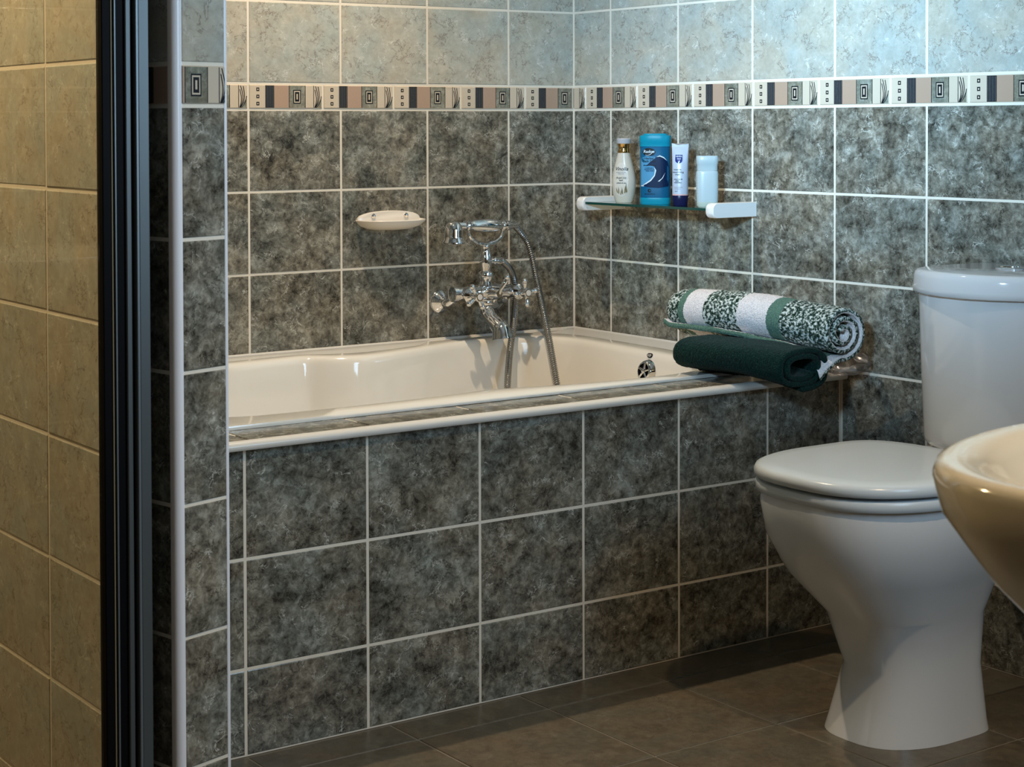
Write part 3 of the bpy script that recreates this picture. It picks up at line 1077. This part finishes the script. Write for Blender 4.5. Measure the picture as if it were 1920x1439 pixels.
# ivory lotion bottle with gold collar
c = P(1170, 380.5, 2, ZT)
lo = thing('lotion_bottle', 'ivory lotion bottle with gold collar and script lettering on the glass shelf', 'bottle', (-0.078, P(1170, 381, 0, -0.078).y, ZT), math.radians(-62))
A_ = [(0, 0.0205), (0.003, 0.0225), (0.02, 0.0275), (0.04, 0.0305), (0.055, 0.0308), (0.075, 0.0275), (0.095, 0.0225), (0.115, 0.0172), (0.1235, 0.0152), (0.1245, 0.013)]
zs = [0, 0.0015, 0.003, 0.01, 0.02, 0.03, 0.04, 0.048, 0.055, 0.065, 0.075, 0.085, 0.095, 0.105, 0.115, 0.121, 0.1235, 0.1245]
DEP = 0.68
b = MB()
b.rings([sring(interp(A_, z), interp(A_, z) * (DEP + (1 - DEP) * max(0, (z - 0.06) / 0.065)), 2.2, z) for z in zs])
b.build('bottle_body', M['lotion'], lo, True)
b = MB()
b.lathe([(0.0150, 0.124), (0.0155, 0.126), (0.0140, 0.132), (0.0135, 0.137), (0.0155, 0.145), (0.0172, 0.147)], 0, 28)
b.build('collar', M['gold'], lo, True, label='flared gold collar')
b = MB()
b.lathe([(0.0168, 0.147), (0.0175, 0.150), (0.0185, 0.158), (0.0170, 0.160), (0.004, 0.1605)], 0, 28)
b.build('cap', M['frost'], lo, True, label='frosted grey cap')


def lot(u, v, off=0.0004):
    a = interp(A_, v) + 0.0
    dp = a * (DEP + (1 - DEP) * max(0, (v - 0.06) / 0.065))
    return Vector((u, sup(a, dp, 2.2, max(-a * 0.97, min(a * 0.97, u))) - off, v))


vs, fs = ell(0.0185, 0.043, 40, (0, 0.057))
decal('label', lo, vs, fs, lambda u, v: lot(u, v, 0.0003), M['lotion_label'], cuts=3)
vs, fs = text_poly('Vinolia', 0.0125, shear=0.35, bold=0.0001)
decal('lettering', lo, vs, fs, lambda u, v: lot(u, v, 0.0007), M['ink'], 0, 0.084)
for k, (s_, z_, sz) in enumerate(((0.026, 0.0756, 0.0034), (0.015, 0.0718, 0.0034), ('Angel Lily', 0.062, 0.0068), (0.008, 0.0555, 0.0052), (0.024, 0.049, 0.0040))):
    vs, fs = text_poly(s_, sz, shear=0.3 if k > 1 else 0) if isinstance(s_, str) else dashes(sz, s_, k)
    decal('lettering', lo, vs, fs, lambda u, v: lot(u, v, 0.0007), M['grey_ink'] if k < 2 else M['ink'], 0, z_)
for px_, ang, ln in ((-0.010, 0.35, 0.020), (-0.006, 0.05, 0.023), (-0.001, -0.25, 0.018), (0.004, 0.15, 0.024), (0.009, -0.2, 0.026), (0.0125, -0.05, 0.034), (0.0145, 0.2, 0.022)):
    z0 = 0.0195 + 0.006 * (abs(px_) / 0.013)
    tip = (px_ - math.sin(ang) * ln * 0.5, z0 + ln * math.cos(ang) * 0.75)
    vs, fs = poly2([(px_ - 0.0012, z0), (px_ + 0.0012, z0), ((px_ + tip[0]) / 2 + 0.0016, (z0 + tip[1]) / 2), tip, ((px_ + tip[0]) / 2 - 0.0012, (z0 + tip[1]) / 2)])
    decal('petal_print', lo, vs, fs, lambda u, v: lot(u, v, 0.0007), M['olive'], cuts=1)

# blue tub of bath salts
bx_ = thing('bath_salts_tub', 'tall blue tub of bath salts with wave picture and cyan lid', 'tub', (-0.078, P(1229, 384, 0, -0.078).y, ZT), math.radians(-47))
BA, BB, BN = 0.0365, 0.024, 3.6
b = MB()
b.rings([sring(BA * s, BB * s, BN, z) for s, z in ((0.98, 0.016), (1.0, 0.0165), (1.0, 0.141), (0.99, 0.1415))])
b.build('tub_body', M['blue'], bx_, True, label='blue picture-wrapped body')
b = MB()
b.rings([sring(BA * s, BB * s, BN, z) for s, z in ((0.96, 0.0), (1.0, 0.002), (1.01, 0.015), (1.0, 0.0162))])
b.build('tub_base', M['cyan'], bx_, True)
b = MB()
b.rings([sring(BA * s, BB * s, BN, z) for s, z in ((1.0, 0.1405), (1.035, 0.141), (1.035, 0.149), (1.05, 0.150), (1.05, 0.164), (1.03, 0.167), (0.98, 0.168))])
b.rings([sring(BA * s, BB * s, BN, z) for s, z in ((0.82, 0.1675), (0.82, 0.170), (0.76, 0.172), (0.60, 0.1725))])
b.build('lid', M['cyan'], bx_, True, label='cyan plastic lid')
tubf = lambda off: (lambda u, v: Vector((u, sup(BA, BB, BN, max(-BA * 0.985, min(BA * 0.985, u))) - off, v)))
vs, fs = poly2([(-0.0335, 0.045), (-0.0335, 0.112), (-0.02, 0.118), (0.0, 0.116), (0.006, 0.105), (0.012, 0.09), (0.008, 0.072), (-0.004, 0.058), (-0.02, 0.049)])
decal('sky_print', bx_, vs, fs, tubf(0.0003), M['sky'], cuts=4)
crest = [(-0.031, 0.0455), (-0.02, 0.050), (-0.008, 0.058), (0.001, 0.070), (0.004, 0.083), (-0.001, 0.092), (-0.010, 0.096), (-0.020, 0.094), (-0.012, 0.102), (-0.002, 0.110), (0.006, 0.116), (0.014, 0.119), (0.024, 0.114), (0.031, 0.104),
         (0.0345, 0.09), (0.0348, 0.06), (0.033, 0.044), (0.01, 0.040), (-0.012, 0.041)]
vs, fs = poly2(crest)
decal('wave_print', bx_, vs, fs, tubf(0.0005), M['navy'], cuts=4)
for seq in ([(-0.031, 0.0453), (-0.02, 0.0497), (-0.008, 0.0577), (0.001, 0.0697), (0.004, 0.0827), (-0.001, 0.0915), (0.0012, 0.083), (-0.0012, 0.071), (-0.010, 0.0600), (-0.021, 0.0525)],
            [(0.004, 0.1155), (0.013, 0.1195), (0.023, 0.1150), (0.030, 0.1060), (0.022, 0.1125), (0.013, 0.1165)],
            [(0.008, 0.056), (0.018, 0.064), (0.026, 0.078), (0.020, 0.064), (0.012, 0.056)],
            [(-0.033, 0.044), (-0.026, 0.044), (-0.026, 0.046), (-0.033, 0.046)]):
    vs, fs = poly2(seq)
    decal('foam_print', bx_, vs, fs, tubf(0.0007), M['foam'], cuts=2)
vs, fs = ell(0.0155, 0.0098, 28, (-0.0135, 0.1275))
decal('brand_oval', bx_, vs, fs, tubf(0.0008), M['ink'], cuts=3)
sw = [(-0.022 + 0.0195 * t, 0.1200 - 0.0012 * math.sin(PI * t) + 0.010 * t ** 3) for t in [k / 8 for k in range(9)]]
sw += [(x - 0.0005, z + 0.0009) for x, z in sw[::-1]]
vs, fs = poly2(sw)
decal('lettering', bx_, vs, fs, tubf(0.0012), M['foam'], cuts=1)
for s_, x_, z_, sz, mt, sh_ in (('Radox', -0.0135, 0.1285, 0.0105, 'foam', 0.1), ('Herbal', -0.0135, 0.1120, 0.0082, 'ink', 0), ('Bath Salts', -0.0125, 0.1050, 0.0078, 'ink', 0), (0.029, -0.0125, 0.0950, 0.0050, 'ink', 0.1),
                                (0.022, -0.012, 0.0885, 0.0034, 'navy', 0), (0.025, -0.012, 0.0850, 0.0034, 'navy', 0), (0.018, -0.012, 0.0815, 0.0034, 'navy', 0), (0.024, -0.012, 0.0255, 0.0040, 'ink', 0)):
    vs, fs = text_poly(s_, sz, shear=sh_, bold=0.00012 if sz > 0.004 else 0) if isinstance(s_, str) else dashes(sz, s_, int(z_ * 1e4))
    decal('lettering', bx_, vs, fs, tubf(0.0011), M[mt], x_, z_)
vs, fs = ell(0.0042, 0.0045, 20, (-0.0125, 0.0335))
decal('emblem_print', bx_, vs, fs, tubf(0.0011), M['ink'], cuts=1)
vs, fs = ell(0.0018, 0.0021, 14, (-0.0112, 0.0338))
decal('emblem_print', bx_, vs, fs, tubf(0.0014), M['blue'], cuts=1)

# hand cream tube
tu = thing('hand_cream_tube', 'pale blue hand cream tube standing on its navy cap', 'tube', (-0.078, P(1275.5, 389, 0, -0.078).y, ZT), math.radians(-45))
b = MB()
b.rings([sring(0.0165, 0.0140, 2.4, 0.0), sring(0.0172, 0.0146, 2.4, 0.0012), sring(0.0190, 0.0160, 2.4, 0.023), sring(0.0186, 0.0156, 2.4, 0.0242)])
b.build('cap', M['navy_cap'], tu, True, label='navy flip cap')
T_A = [(0.023, 0.0190), (0.10, 0.0190), (0.135, 0.0196), (0.148, 0.0202)]
T_B = [(0.023, 0.0160), (0.05, 0.0155), (0.09, 0.0125), (0.12, 0.0075), (0.138, 0.0022), (0.1405, 0.0010), (0.148, 0.0009)]
b = MB()
b.rings([sring(interp(T_A, z) * 0.995, interp(T_B, z) * 0.995, 2.3, z) for z in (0.0242, 0.0275)], 1)
b.rings([sring(interp(T_A, z), interp(T_B, z), 2.3, z) for z in (0.0272, 0.05, 0.07, 0.09, 0.105, 0.12, 0.13, 0.138, 0.1405)], 0)
top = [[Vector((x, y, 0.1400)) for x, y in ()]]
r0 = sring(0.0200, 0.0010, 2.3, 0.1400)
r1 = [Vector((p.x * 1.01, p.y, 0.1455 + 0.0035 * (p.x / 0.0200) ** 2 + 0.0008 * math.sin(p.x * 300))) for p in r0]
b.rings([r0, r1], 0)
b.build('tube_body', [M['tube'], M['pink']], tu, True)
tf = lambda off: (lambda u, v: Vector((u, sup(interp(T_A, v), interp(T_B, v), 2.3, max(-0.0178, min(0.0178, u))) - off, v)))
vs, fs = poly2([(-0.0115, 0.1215), (0.0055, 0.1215), (0.0055, 0.107), (0.0035, 0.1035), (-0.003, 0.100), (-0.0095, 0.1035), (-0.0115, 0.107)])
decal('brand_shield', tu, vs, fs, tf(0.0005), M['shield'], cuts=3, label='dark blue printed shield')
vs, fs = poly2([(-0.0045, 0.0985), (-0.0020, 0.1015), (-0.0008, 0.1065), (-0.0018, 0.1085), (-0.0040, 0.1055), (-0.0050, 0.102)])
decal('emblem_print', tu, vs, fs, tf(0.0009), M['foam'], cuts=1)
for s_, x_, z_, sz, mt in (('NIVEA', -0.003, 0.1175, 0.0054, 'foam'), ('Hand', -0.003, 0.1120, 0.0044, 'foam'), ('Intensive', -0.006, 0.0862, 0.0050, 'ink'), ('nourishing', -0.0045, 0.0800, 0.0062, 'ink'), ('cream', -0.006, 0.0745, 0.0050, 'ink'),
                           (0.020, -0.0040, 0.0630, 0.0036, 'ink'), (0.010, -0.0065, 0.0590, 0.0036, 'ink'), (0.017, -0.0050, 0.0550, 0.0036, 'ink'), (0.020, -0.0040, 0.0440, 0.0032, 'grey_ink'), (0.015, -0.0060, 0.0402, 0.0032, 'grey_ink'), (0.006, -0.0090, 0.0345, 0.0044, 'ink')):
    vs, fs = text_poly(s_, sz, bold=0.00005) if isinstance(s_, str) else dashes(sz, s_, int(z_ * 1e4))
    decal('lettering', tu, vs, fs, tf(0.0010), M[mt], x_, z_)

# milky toiletry bottle
mb_ = thing('toiletry_bottle', 'small unlabelled milky plastic bottle with square cap beside the right shelf bracket', 'bottle', (-0.082, P(1326, 390, 0, -0.082).y, ZT), math.radians(-40))
b = MB()
b.rings([sring(a, bb, 3.0, z) for a, bb, z in ((0.0215, 0.0135, 0.0), (0.0240, 0.0150, 0.0025), (0.0247, 0.0155, 0.012))], 1, True, False)
b.rings([sring(a, bb, 3.0, z) for a, bb, z in ((0.0247, 0.0155, 0.012), (0.0256, 0.0160, 0.04), (0.0256, 0.0160, 0.078), (0.0250, 0.0156, 0.083), (0.0240, 0.0150, 0.085), (0.0232, 0.0145, 0.0855))], 0, False, True)
b.build('bottle_body', [M['milky'], M['milky_base']], mb_, True)
b = MB()
b.rings([sring(a, bb, 3.4, z) for a, bb, z in ((0.0235, 0.0148, 0.0855), (0.0240, 0.0150, 0.087), (0.0240, 0.0150, 0.100), (0.0252, 0.0158, 0.1015), (0.0256, 0.0160, 0.118), (0.0240, 0.0150, 0.1205))])
b.build('cap', M['milky'], mb_, True)
mf = lambda off: (lambda u, v: Vector((u, sup(0.0257, 0.0161, 3.0, max(-0.0250, min(0.0250, u))) - off, v)))
for k in range(7):
    for sx in (-1, 1):
        ln = 0.0035 + 0.0012 * ((k * 7 + sx) % 3)
        x0 = sx * 0.0238
        vs, fs = poly2([(x0 - 0.0011, 0.032 + k * 0.006), (x0 + 0.0011, 0.032 + k * 0.006), (x0 + 0.0011, 0.0328 + k * 0.006), (x0 - 0.0011, 0.0328 + k * 0.006)])
        decal('fine_print', mb_, vs, fs, mf(0.0004), M['grey_ink'])


# ------------------------------------------------------------------ towels
def terry(name, kind):
    m, N, L, b = new_mat(name)
    tc = N.new('ShaderNodeTexCoord')
    fine = N.new('ShaderNodeTexNoise')
    fine.inputs['Scale'].default_value = 330
    fine.inputs['Detail'].default_value = 3
    L.new(tc.outputs['Object'], fine.inputs['Vector'])
    if kind == 'green':
        r = ramp(N, [(0.32, (0.0012, 0.007, 0.006)), (0.60, (0.004, 0.026, 0.021)), (0.78, (0.016, 0.065, 0.053))])
        L.new(fine.outputs['Fac'], r.inputs[0])
        col = r.outputs[0]
    else:
        sep = N.new('ShaderNodeSeparateXYZ')
        at = N.new('ShaderNodeAttribute')
        at.attribute_name = 'band'
        nb = N.new('ShaderNodeTexNoise')
        nb.inputs['Scale'].default_value = 260
        L.new(tc.outputs['Object'], nb.inputs['Vector'])
        u = math_n(N, L, 'ADD', at.outputs['Fac'], math_n(N, L, 'MULTIPLY', math_n(N, L, 'SUBTRACT', nb.outputs['Fac'], 0.5), 0.014))
        mot = N.new('ShaderNodeTexNoise')
        mot.inputs['Scale'].default_value = 165
        mot.inputs['Detail'].default_value = 3
        mot.inputs['Roughness'].default_value = 0.6
        L.new(tc.outputs['Object'], mot.inputs['Vector'])
        rm = ramp(N, [(0.40, (0.008, 0.022, 0.014)), (0.50, (0.08, 0.12, 0.095)), (0.56, (0.50, 0.54, 0.50)), (0.7, (0.78, 0.80, 0.76))])
        L.new(mot.outputs['Fac'], rm.inputs[0])
        gr = ramp(N, [(0.3, (0.06, 0.12, 0.09)), (0.7, (0.13, 0.23, 0.175))])
        L.new(fine.outputs['Fac'], gr.inputs[0])
        wh = ramp(N, [(0.3, (0.56, 0.52, 0.52)), (0.6, (0.80, 0.75, 0.75))])
        L.new(fine.outputs['Fac'], wh.inputs[0])
        K0, K1 = (0, 0, 0), (1, 1, 1)
        if kind == 'stripe':
            mg = ramp(N, [(0.0, K0), (0.130, K1), (0.175, K0), (0.655, K1), (0.715, K0)], 'CONSTANT')
            mw = ramp(N, [(0.0, K0), (0.175, K1), (0.30, K0), (0.50, K1), (0.655, K0)], 'CONSTANT')
        elif kind == 'hem':
            mg = ramp(N, [(0.0, K1)], 'CONSTANT')
            mw = ramp(N, [(0.0, K0)], 'CONSTANT')
        else:
            mg = ramp(N, [(0.0, K0), (0.20, K1), (0.36, K0), (0.86, K1), (0.93, K0)], 'CONSTANT')
            mw = ramp(N, [(0.0, K1), (0.20, K0), (0.36, K1), (0.55, K0), (0.70, K1), (0.86, K0), (0.93, K1)], 'CONSTANT')
        L.new(u, mg.inputs[0])
        L.new(u, mw.inputs[0])
        col = mix(N, L, rm.outputs[0], gr.outputs[0], mg.outputs[0])
        col = mix(N, L, col, wh.outputs[0], mw.outputs[0])
    L.new(col, b.inputs['Base Color'])
    b.inputs['Roughness'].default_value = 1.0
    b.inputs['Specular IOR Level'].default_value = 0.1
    b.inputs['Sheen Weight'].default_value = 0.06
    bp = N.new('ShaderNodeBump')
    bp.inputs['Strength'].default_value = 0.9
    bp.inputs['Distance'].default_value = 0.003
    L.new(fine.outputs['Fac'], bp.inputs['Height'])
    L.new(bp.outputs['Normal'], b.inputs['Normal'])
    return m


M['towel_stripe'] = terry('striped_terry', 'stripe')
M['towel_reverse'] = terry('striped_terry_reverse', 'reverse')
M['towel_hem'] = terry('green_terry_hem', 'hem')
M['towel_green'] = terry('dark_green_terry', 'green')


def ribbon_towel(name, root, axis_pts, section, thick, mats, nt, ns, jit):
    """cloth ribbon: section(t) gives its centre line in the (x,z) plane round the axis; both faces and the hems are closed"""
    ax = catmull(axis_pts, nt)
    rootl = Vector(root.location)
    front, back, band = [], [], []
    for it in range(nt):
        t = it / (nt - 1)
        line = section(t)
        n = len(line)
        fr, bk = [], []
        for k in range(n):
            a, c = line[max(0, k - 1)], line[min(n - 1, k + 1)]
            tx, tz = c[0] - a[0], c[1] - a[1]
            l = math.hypot(tx, tz) or 1
            nx, nz = -tz / l, tx / l
            x, z = line[k]
            base = ax[it]
            edge = min(1.0, min(k, (n - 1 - k) * 2 + 1.2) / 2.0 + 0.35) * min(1.0, min(it, nt - 1 - it) / 2.0 + 0.45)
            for lst, s in ((fr, 1), (bk, -1)):
                p = Vector((base.x + x + nx * s * thick / 2 * edge, base.y, base.z + z + nz * s * thick / 2 * edge))
                j = mnoise.noise_vector(p * 240.0 + Vector((s * 9, 0, 0))) * jit + mnoise.noise_vector(p * 22.0) * jit * 1.3
                lst.append(p + j)
        front.append(fr)
        back.append(bk)
    n = len(front[0])
    V, F, MI = [], [], []
    idx = lambda side, it, k: side * nt * n + it * n + k
    for side in (front, back):
        for row in side:
            V += [tuple(p - rootl) for p in row]
    for it in range(nt - 1):
        for k in range(n - 1):
            F.append((idx(0, it, k), idx(0, it, k + 1), idx(0, it + 1, k + 1), idx(0, it + 1, k)))
            MI.append(0)
            F.append((idx(1, it, k), idx(1, it + 1, k), idx(1, it + 1, k + 1), idx(1, it, k + 1)))
            MI.append(1)
    for it in range(nt - 1):
        for k in (0, n - 1):
            F.append((idx(0, it, k), idx(0, it + 1, k), idx(1, it + 1, k), idx(1, it, k)))
            MI.append(len(mats) - 1)
    for k in range(n - 1):
        for it in (0, nt - 1):
            F.append((idx(0, it, k), idx(0, it, k + 1), idx(1, it, k + 1), idx(1, it, k)))
            MI.append(0)
    me = bpy.data.meshes.new(name)
    me.from_pydata(V, [], F)
    for mm in mats:
        me.materials.append(mm)
    me.polygons.foreach_set('material_index', MI)
    me.polygons.foreach_set('use_smooth', [True] * len(F))
    at = me.attributes.new('band', 'FLOAT', 'POINT')
    vals = []
    for side in (0, 1):
        for it in range(nt):
            vals += [it / (nt - 1)] * n
    at.data.foreach_set('value', vals)
    bm = bmesh.new()
    bm.from_mesh(me)
    bmesh.ops.recalc_face_normals(bm, faces=bm.faces)
    bm.to_mesh(me)
    bm.free()
    o = bpy.data.objects.new(name, me)
    COL.objects.link(o)
    o.parent = root
    return o


def resample(line, step):
    acc = [0.0]
    for a, b in zip(line, line[1:]):
        acc.append(acc[-1] + math.hypot(b[0] - a[0], b[1] - a[1]))
    n = max(2, int(acc[-1] / step))
    return acc, n


def even(line, n):
    acc = [0.0]
    for a, b in zip(line, line[1:]):
        acc.append(acc[-1] + math.hypot(b[0] - a[0], b[1] - a[1]))
    out, j = [], 0
    for k in range(n):
        s = acc[-1] * k / (n - 1)
        while j < len(acc) - 2 and acc[j + 1] < s:
            j += 1
        t = (s - acc[j]) / max(1e-9, acc[j + 1] - acc[j])
        out.append((line[j][0] + (line[j + 1][0] - line[j][0]) * t, line[j][1] + (line[j + 1][1] - line[j][1]) * t))
    return out


def spiral(r_in, r_out, turns, sx, sz, end=-PI / 2, ex=1.0):
    out = []
    n = int(turns * 60)
    for k in range(n + 1):
        t = k / n
        th = end + turns * 2 * PI * (1 - t)
        r = r_in + (r_out - r_in) * t
        c, s_ = math.cos(th), math.sin(th)
        out.append((r * sx * math.copysign(abs(c) ** ex, c), r * sz * math.copysign(abs(s_) ** ex, s_)))
    return out


# dark green towel, below
tw1 = thing('rolled_towel', 'dark green rolled towel lying on the bath ledge, lower of the two', 'towel', (-0.27, -0.91, 0.572), group='rolled towels on the bath corner')


def sec_green(t):
    s = 1.0 - 0.04 * max(0, 1 - t / 0.05)
    g = max(0.0, (t - 0.7) / 0.3)
    line = spiral(0.022, 0.0530 * s, 2.2, 1.62 - 0.20 * g, 0.66 + 0.16 * g, ex=0.72)
    return even(line, 190)


ribbon_towel('towel_cloth', tw1, [(-0.304, -0.800, 0.6130), (-0.294, -0.88, 0.6130), (-0.281, -0.96, 0.6135), (-0.262, -1.070, 0.602)], sec_green, 0.0115, [M['towel_green'], M['towel_green']], 120, 190, 0.0011)

# striped towel, on top
tw2 = thing('rolled_towel', 'rolled towel striped in white, green and speckled bands, on top of the dark green one', 'towel', (-0.19, -0.86, 0.62), group='rolled towels on the bath corner')


def sec_stripe(t):
    s = 1.0 - 0.14 * max(0, 1 - t / 0.07)
    s *= 1.0 + 0.14 * t
    line = spiral(0.008, 0.0505 * s, 2.7, 1.10, 0.97)
    x0, z0 = line[-1]
    k = max(0.0, (t - 0.86) / 0.14)
    for i in range(1, 13):
        u = i / 12
        line.append((x0 - (0.052 + 0.02 * k) * u, z0 + 0.020 * math.sin(u * PI / 2) * (1 - t) + 0.012 * t * u - 0.048 * k * u ** 1.7))
    return even(line, 250)


ribbon_towel('towel_cloth', tw2, [(-0.236, -0.672, 0.6910), (-0.196, -0.86, 0.6910), (-0.146, -1.078, 0.6700)], sec_stripe, 0.0115, [M['towel_stripe'], M['towel_reverse'], M['towel_hem']], 150, 250, 0.0011)

# ------------------------------------------------------------------ clear plastic bag behind the towels
bg = thing('plastic_bag', 'crumpled clear plastic bag poking out beneath the rolled towels', 'plastic bag', (-0.055, -0.985, 0.563))
b = MB()
R = []
for k in range(1, 18):
    a = -PI / 2 + PI * k / 18
    ring = []
    for i in range(28):
        th = 2 * PI * i / 28
        p = Vector((0.044 * math.cos(a) * math.cos(th), 0.066 * math.cos(a) * math.sin(th), 0.031 * math.sin(a)))
        p *= 1 + 0.16 * mnoise.noise(p * 38.0) + 0.07 * mnoise.noise(p * 110.0)
        ring.append(Vector((-0.05, -0.985, 0.5945)) + p)
    R.append(ring)
b.rings(R)
b.build('bag_film', M['bag'], bg, sharp=0)

# ------------------------------------------------------------------ toilet
TYC = -1.462
to = thing('toilet', 'white close-coupled toilet with rounded cistern and closed lid against the right wall', 'toilet', (-0.40, TYC, 0))


def dshape(x_back, x_side, x_front, hw, r_back=0.02, n=30):
    """plan of a D-shaped cistern: straight back and sides, bowed front (list of (x,y))"""
    out = [(x_back, TYC + hw - 0.004), (x_back - 0.004, TYC + hw)]
    # left side (towards +y) to the front corner
    out.append((x_side + 0.03, TYC + hw))
    pts = []
    for k in range(n + 1):
        t = k / n
        y = TYC + hw - 2 * hw * t
        e = abs(2 * t - 1)
        bow = x_front + (x_side - x_front) * e ** 2.2
        rnd = 0.024 * max(0, (e - 0.84) / 0.16) ** 2.6
        pts.append((bow + rnd, y))
    out += pts
    out += [(x_side + 0.03, TYC - hw), (x_back - 0.004, TYC - hw), (x_back, TYC - hw + 0.004)]
    return out


def ringz(poly, z, s=1.0, c=None):
    c = c or Vector((-0.13, TYC))
    return [Vector((c.x + (x - c.x) * s, c.y + (y - c.y) * s, z)) for x, y in poly]


body_t = dshape(-0.004, -0.198, -0.262, 0.150)
b = MB()
b.rings([ringz(body_t, 0.484, 0.88), ringz(body_t, 0.490, 0.925), ringz(body_t, 0.50, 0.935), ringz(body_t, 0.65, 0.975), ringz(body_t, 0.790, 1.0)])
b.build('cistern', M['porcelain'], to, sharp=60)
lid_t = dshape(-0.004, -0.206, -0.280, 0.157)
b = MB()
b.rings([ringz(lid_t, 0.783, 0.975), ringz(lid_t, 0.785, 1.0), ringz(lid_t, 0.795, 1.0), ringz(lid_t, 0.815, 0.99), ringz(lid_t, 0.824, 0.975), ringz(lid_t, 0.8275, 0.95), ringz(lid_t, 0.829, 0.90)])
lido = b.build('cistern_lid', M['porcelain'], to, sharp=70)
bcx = P(1893, 504, 2, 0.830)
b = MB()
b.lathe([(0.026, 0.0), (0.0265, 0.0025), (0.024, 0.0045), (0.021, 0.005), (0.0205, 0.0035), (0.019, 0.0035), (0.018, 0.0065), (0.006, 0.0075)], 0, 32, (0, 0, 1), (bcx.x, bcx.y, 0.829))
b.build('flush_button', M['chrome'], to, label='round chrome push button')
vs, fs = dashes(0.011, 0.045, 3)
lt = Vector(to.location)
cst = P(1900, 513, 2, 0.8295)
decal('lettering', lido, vs, fs, lambda u, v: Vector((cst.x - lt.x + v, cst.y - lt.y - u, 0.8296)), M['grey_ink'])


def oval(xb, xf, hw, n=48, flat=0.35):
    """seat plan: flat back at xb, rounded front at xf"""
    out = []
    L = xb - xf
    for k in range(n):
        a = 2 * PI * k / n
        c, s = math.cos(a), math.sin(a)
        e = 2.0 if c < 0 else 6.0
        x = (xb + xf) / 2 + L / 2 * math.copysign(abs(c) ** (2 / e), c)
        y = TYC + hw * math.copysign(abs(s) ** (2 / 2.8), s)
        out.append((x, y))
    return out


SC_ = Vector((-0.48, TYC))
lid2 = oval(-0.262, -0.700, 0.196)
b = MB()
b.rings([ringz(lid2, 0.4720, 0.985, SC_), ringz(lid2, 0.4740, 1.0, SC_), ringz(lid2, 0.4840, 1.0, SC_), ringz(lid2, 0.4905, 0.985, SC_), ringz(lid2, 0.4935, 0.95, SC_), ringz(lid2, 0.4955, 0.80, SC_), ringz(lid2, 0.4965, 0.40, SC_)])
b.build('seat_lid', M['seat_plastic'], to, sharp=60, label='closed pale blue-white plastic lid')
b = MB()
b.rings([ringz(lid2, 0.446, 0.97, SC_), ringz(lid2, 0.448, 0.985, SC_), ringz(lid2, 0.464, 0.985, SC_), ringz(lid2, 0.466, 0.97, SC_)])
b.build('seat', M['seat_plastic'], to, sharp=60)
bowl = oval(-0.225, -0.695, 0.185)
b = MB()
b.rings([ringz(bowl, z, s, Vector((cxx, TYC))) for z, s, cxx in ((0.0, 0.62, -0.34), (0.02, 0.60, -0.34), (0.12, 0.52, -0.33), (0.22, 0.60, -0.36), (0.30, 0.80, -0.44), (0.37, 0.95, -0.48), (0.43, 1.0, -0.48), (0.4455, 0.985, -0.48))])
b.box((-0.27, TYC - 0.135, 0.30), (-0.02, TYC + 0.135, 0.473))
b.build('bowl', M['porcelain'], to, sharp=50)

# ------------------------------------------------------------------ wash basin
ba = thing('wash_basin', 'cream pedestal wash basin in the right foreground', 'wash basin', (-1.52, -2.85, 0))
bcx_, bcy_ = -1.51, -2.766


def bplan(a, b_, back):
    out = []
    n = 40
    for k in range(n + 1):
        t = PI * k / n
        out.append((bcx_ - a * math.cos(t) if False else bcx_ + a * math.cos(PI - t), bcy_ + b_ * abs(math.sin(t)) ** 0.9))
    out += [(bcx_ + a, back), (bcx_ - a, back)]
    return out


def bring(a, b_, back, z):
    return [Vector((x, y, z)) for x, y in bplan(a, b_, back)]


BK = YF + 0.004
b = MB()
b.rings([bring(0.11, 0.06, BK, 0.635), bring(0.18, 0.12, BK, 0.665), bring(0.235, 0.17, BK, 0.72), bring(0.285, 0.200, BK, 0.78), bring(0.292, 0.208, BK, 0.810), bring(0.288, 0.205, BK, 0.820), bring(0.278, 0.197, BK, 0.824),
         bring(0.235, 0.176, BK + 0.10, 0.816), bring(0.225, 0.168, BK + 0.11, 0.806), bring(0.20, 0.145, BK + 0.12, 0.75), bring(0.15, 0.10, BK + 0.15, 0.70), bring(0.06, 0.03, BK + 0.22, 0.685)])
b.build('basin_bowl', M['cream_porcelain'], ba, sharp=60)
b = MB()
pc = Vector((bcx_, -2.90))
b.rings([[Vector((pc.x + sx * math.cos(2 * PI * k / 28), pc.y + sy * math.sin(2 * PI * k / 28), z)) for k in range(28)] for sx, sy, z in ((0.12, 0.13, 0.0), (0.115, 0.125, 0.03), (0.085, 0.095, 0.10), (0.08, 0.09, 0.40), (0.105, 0.11, 0.60), (0.13, 0.12, 0.655))])
b.build('pedestal', M['cream_porcelain'], ba, sharp=60)
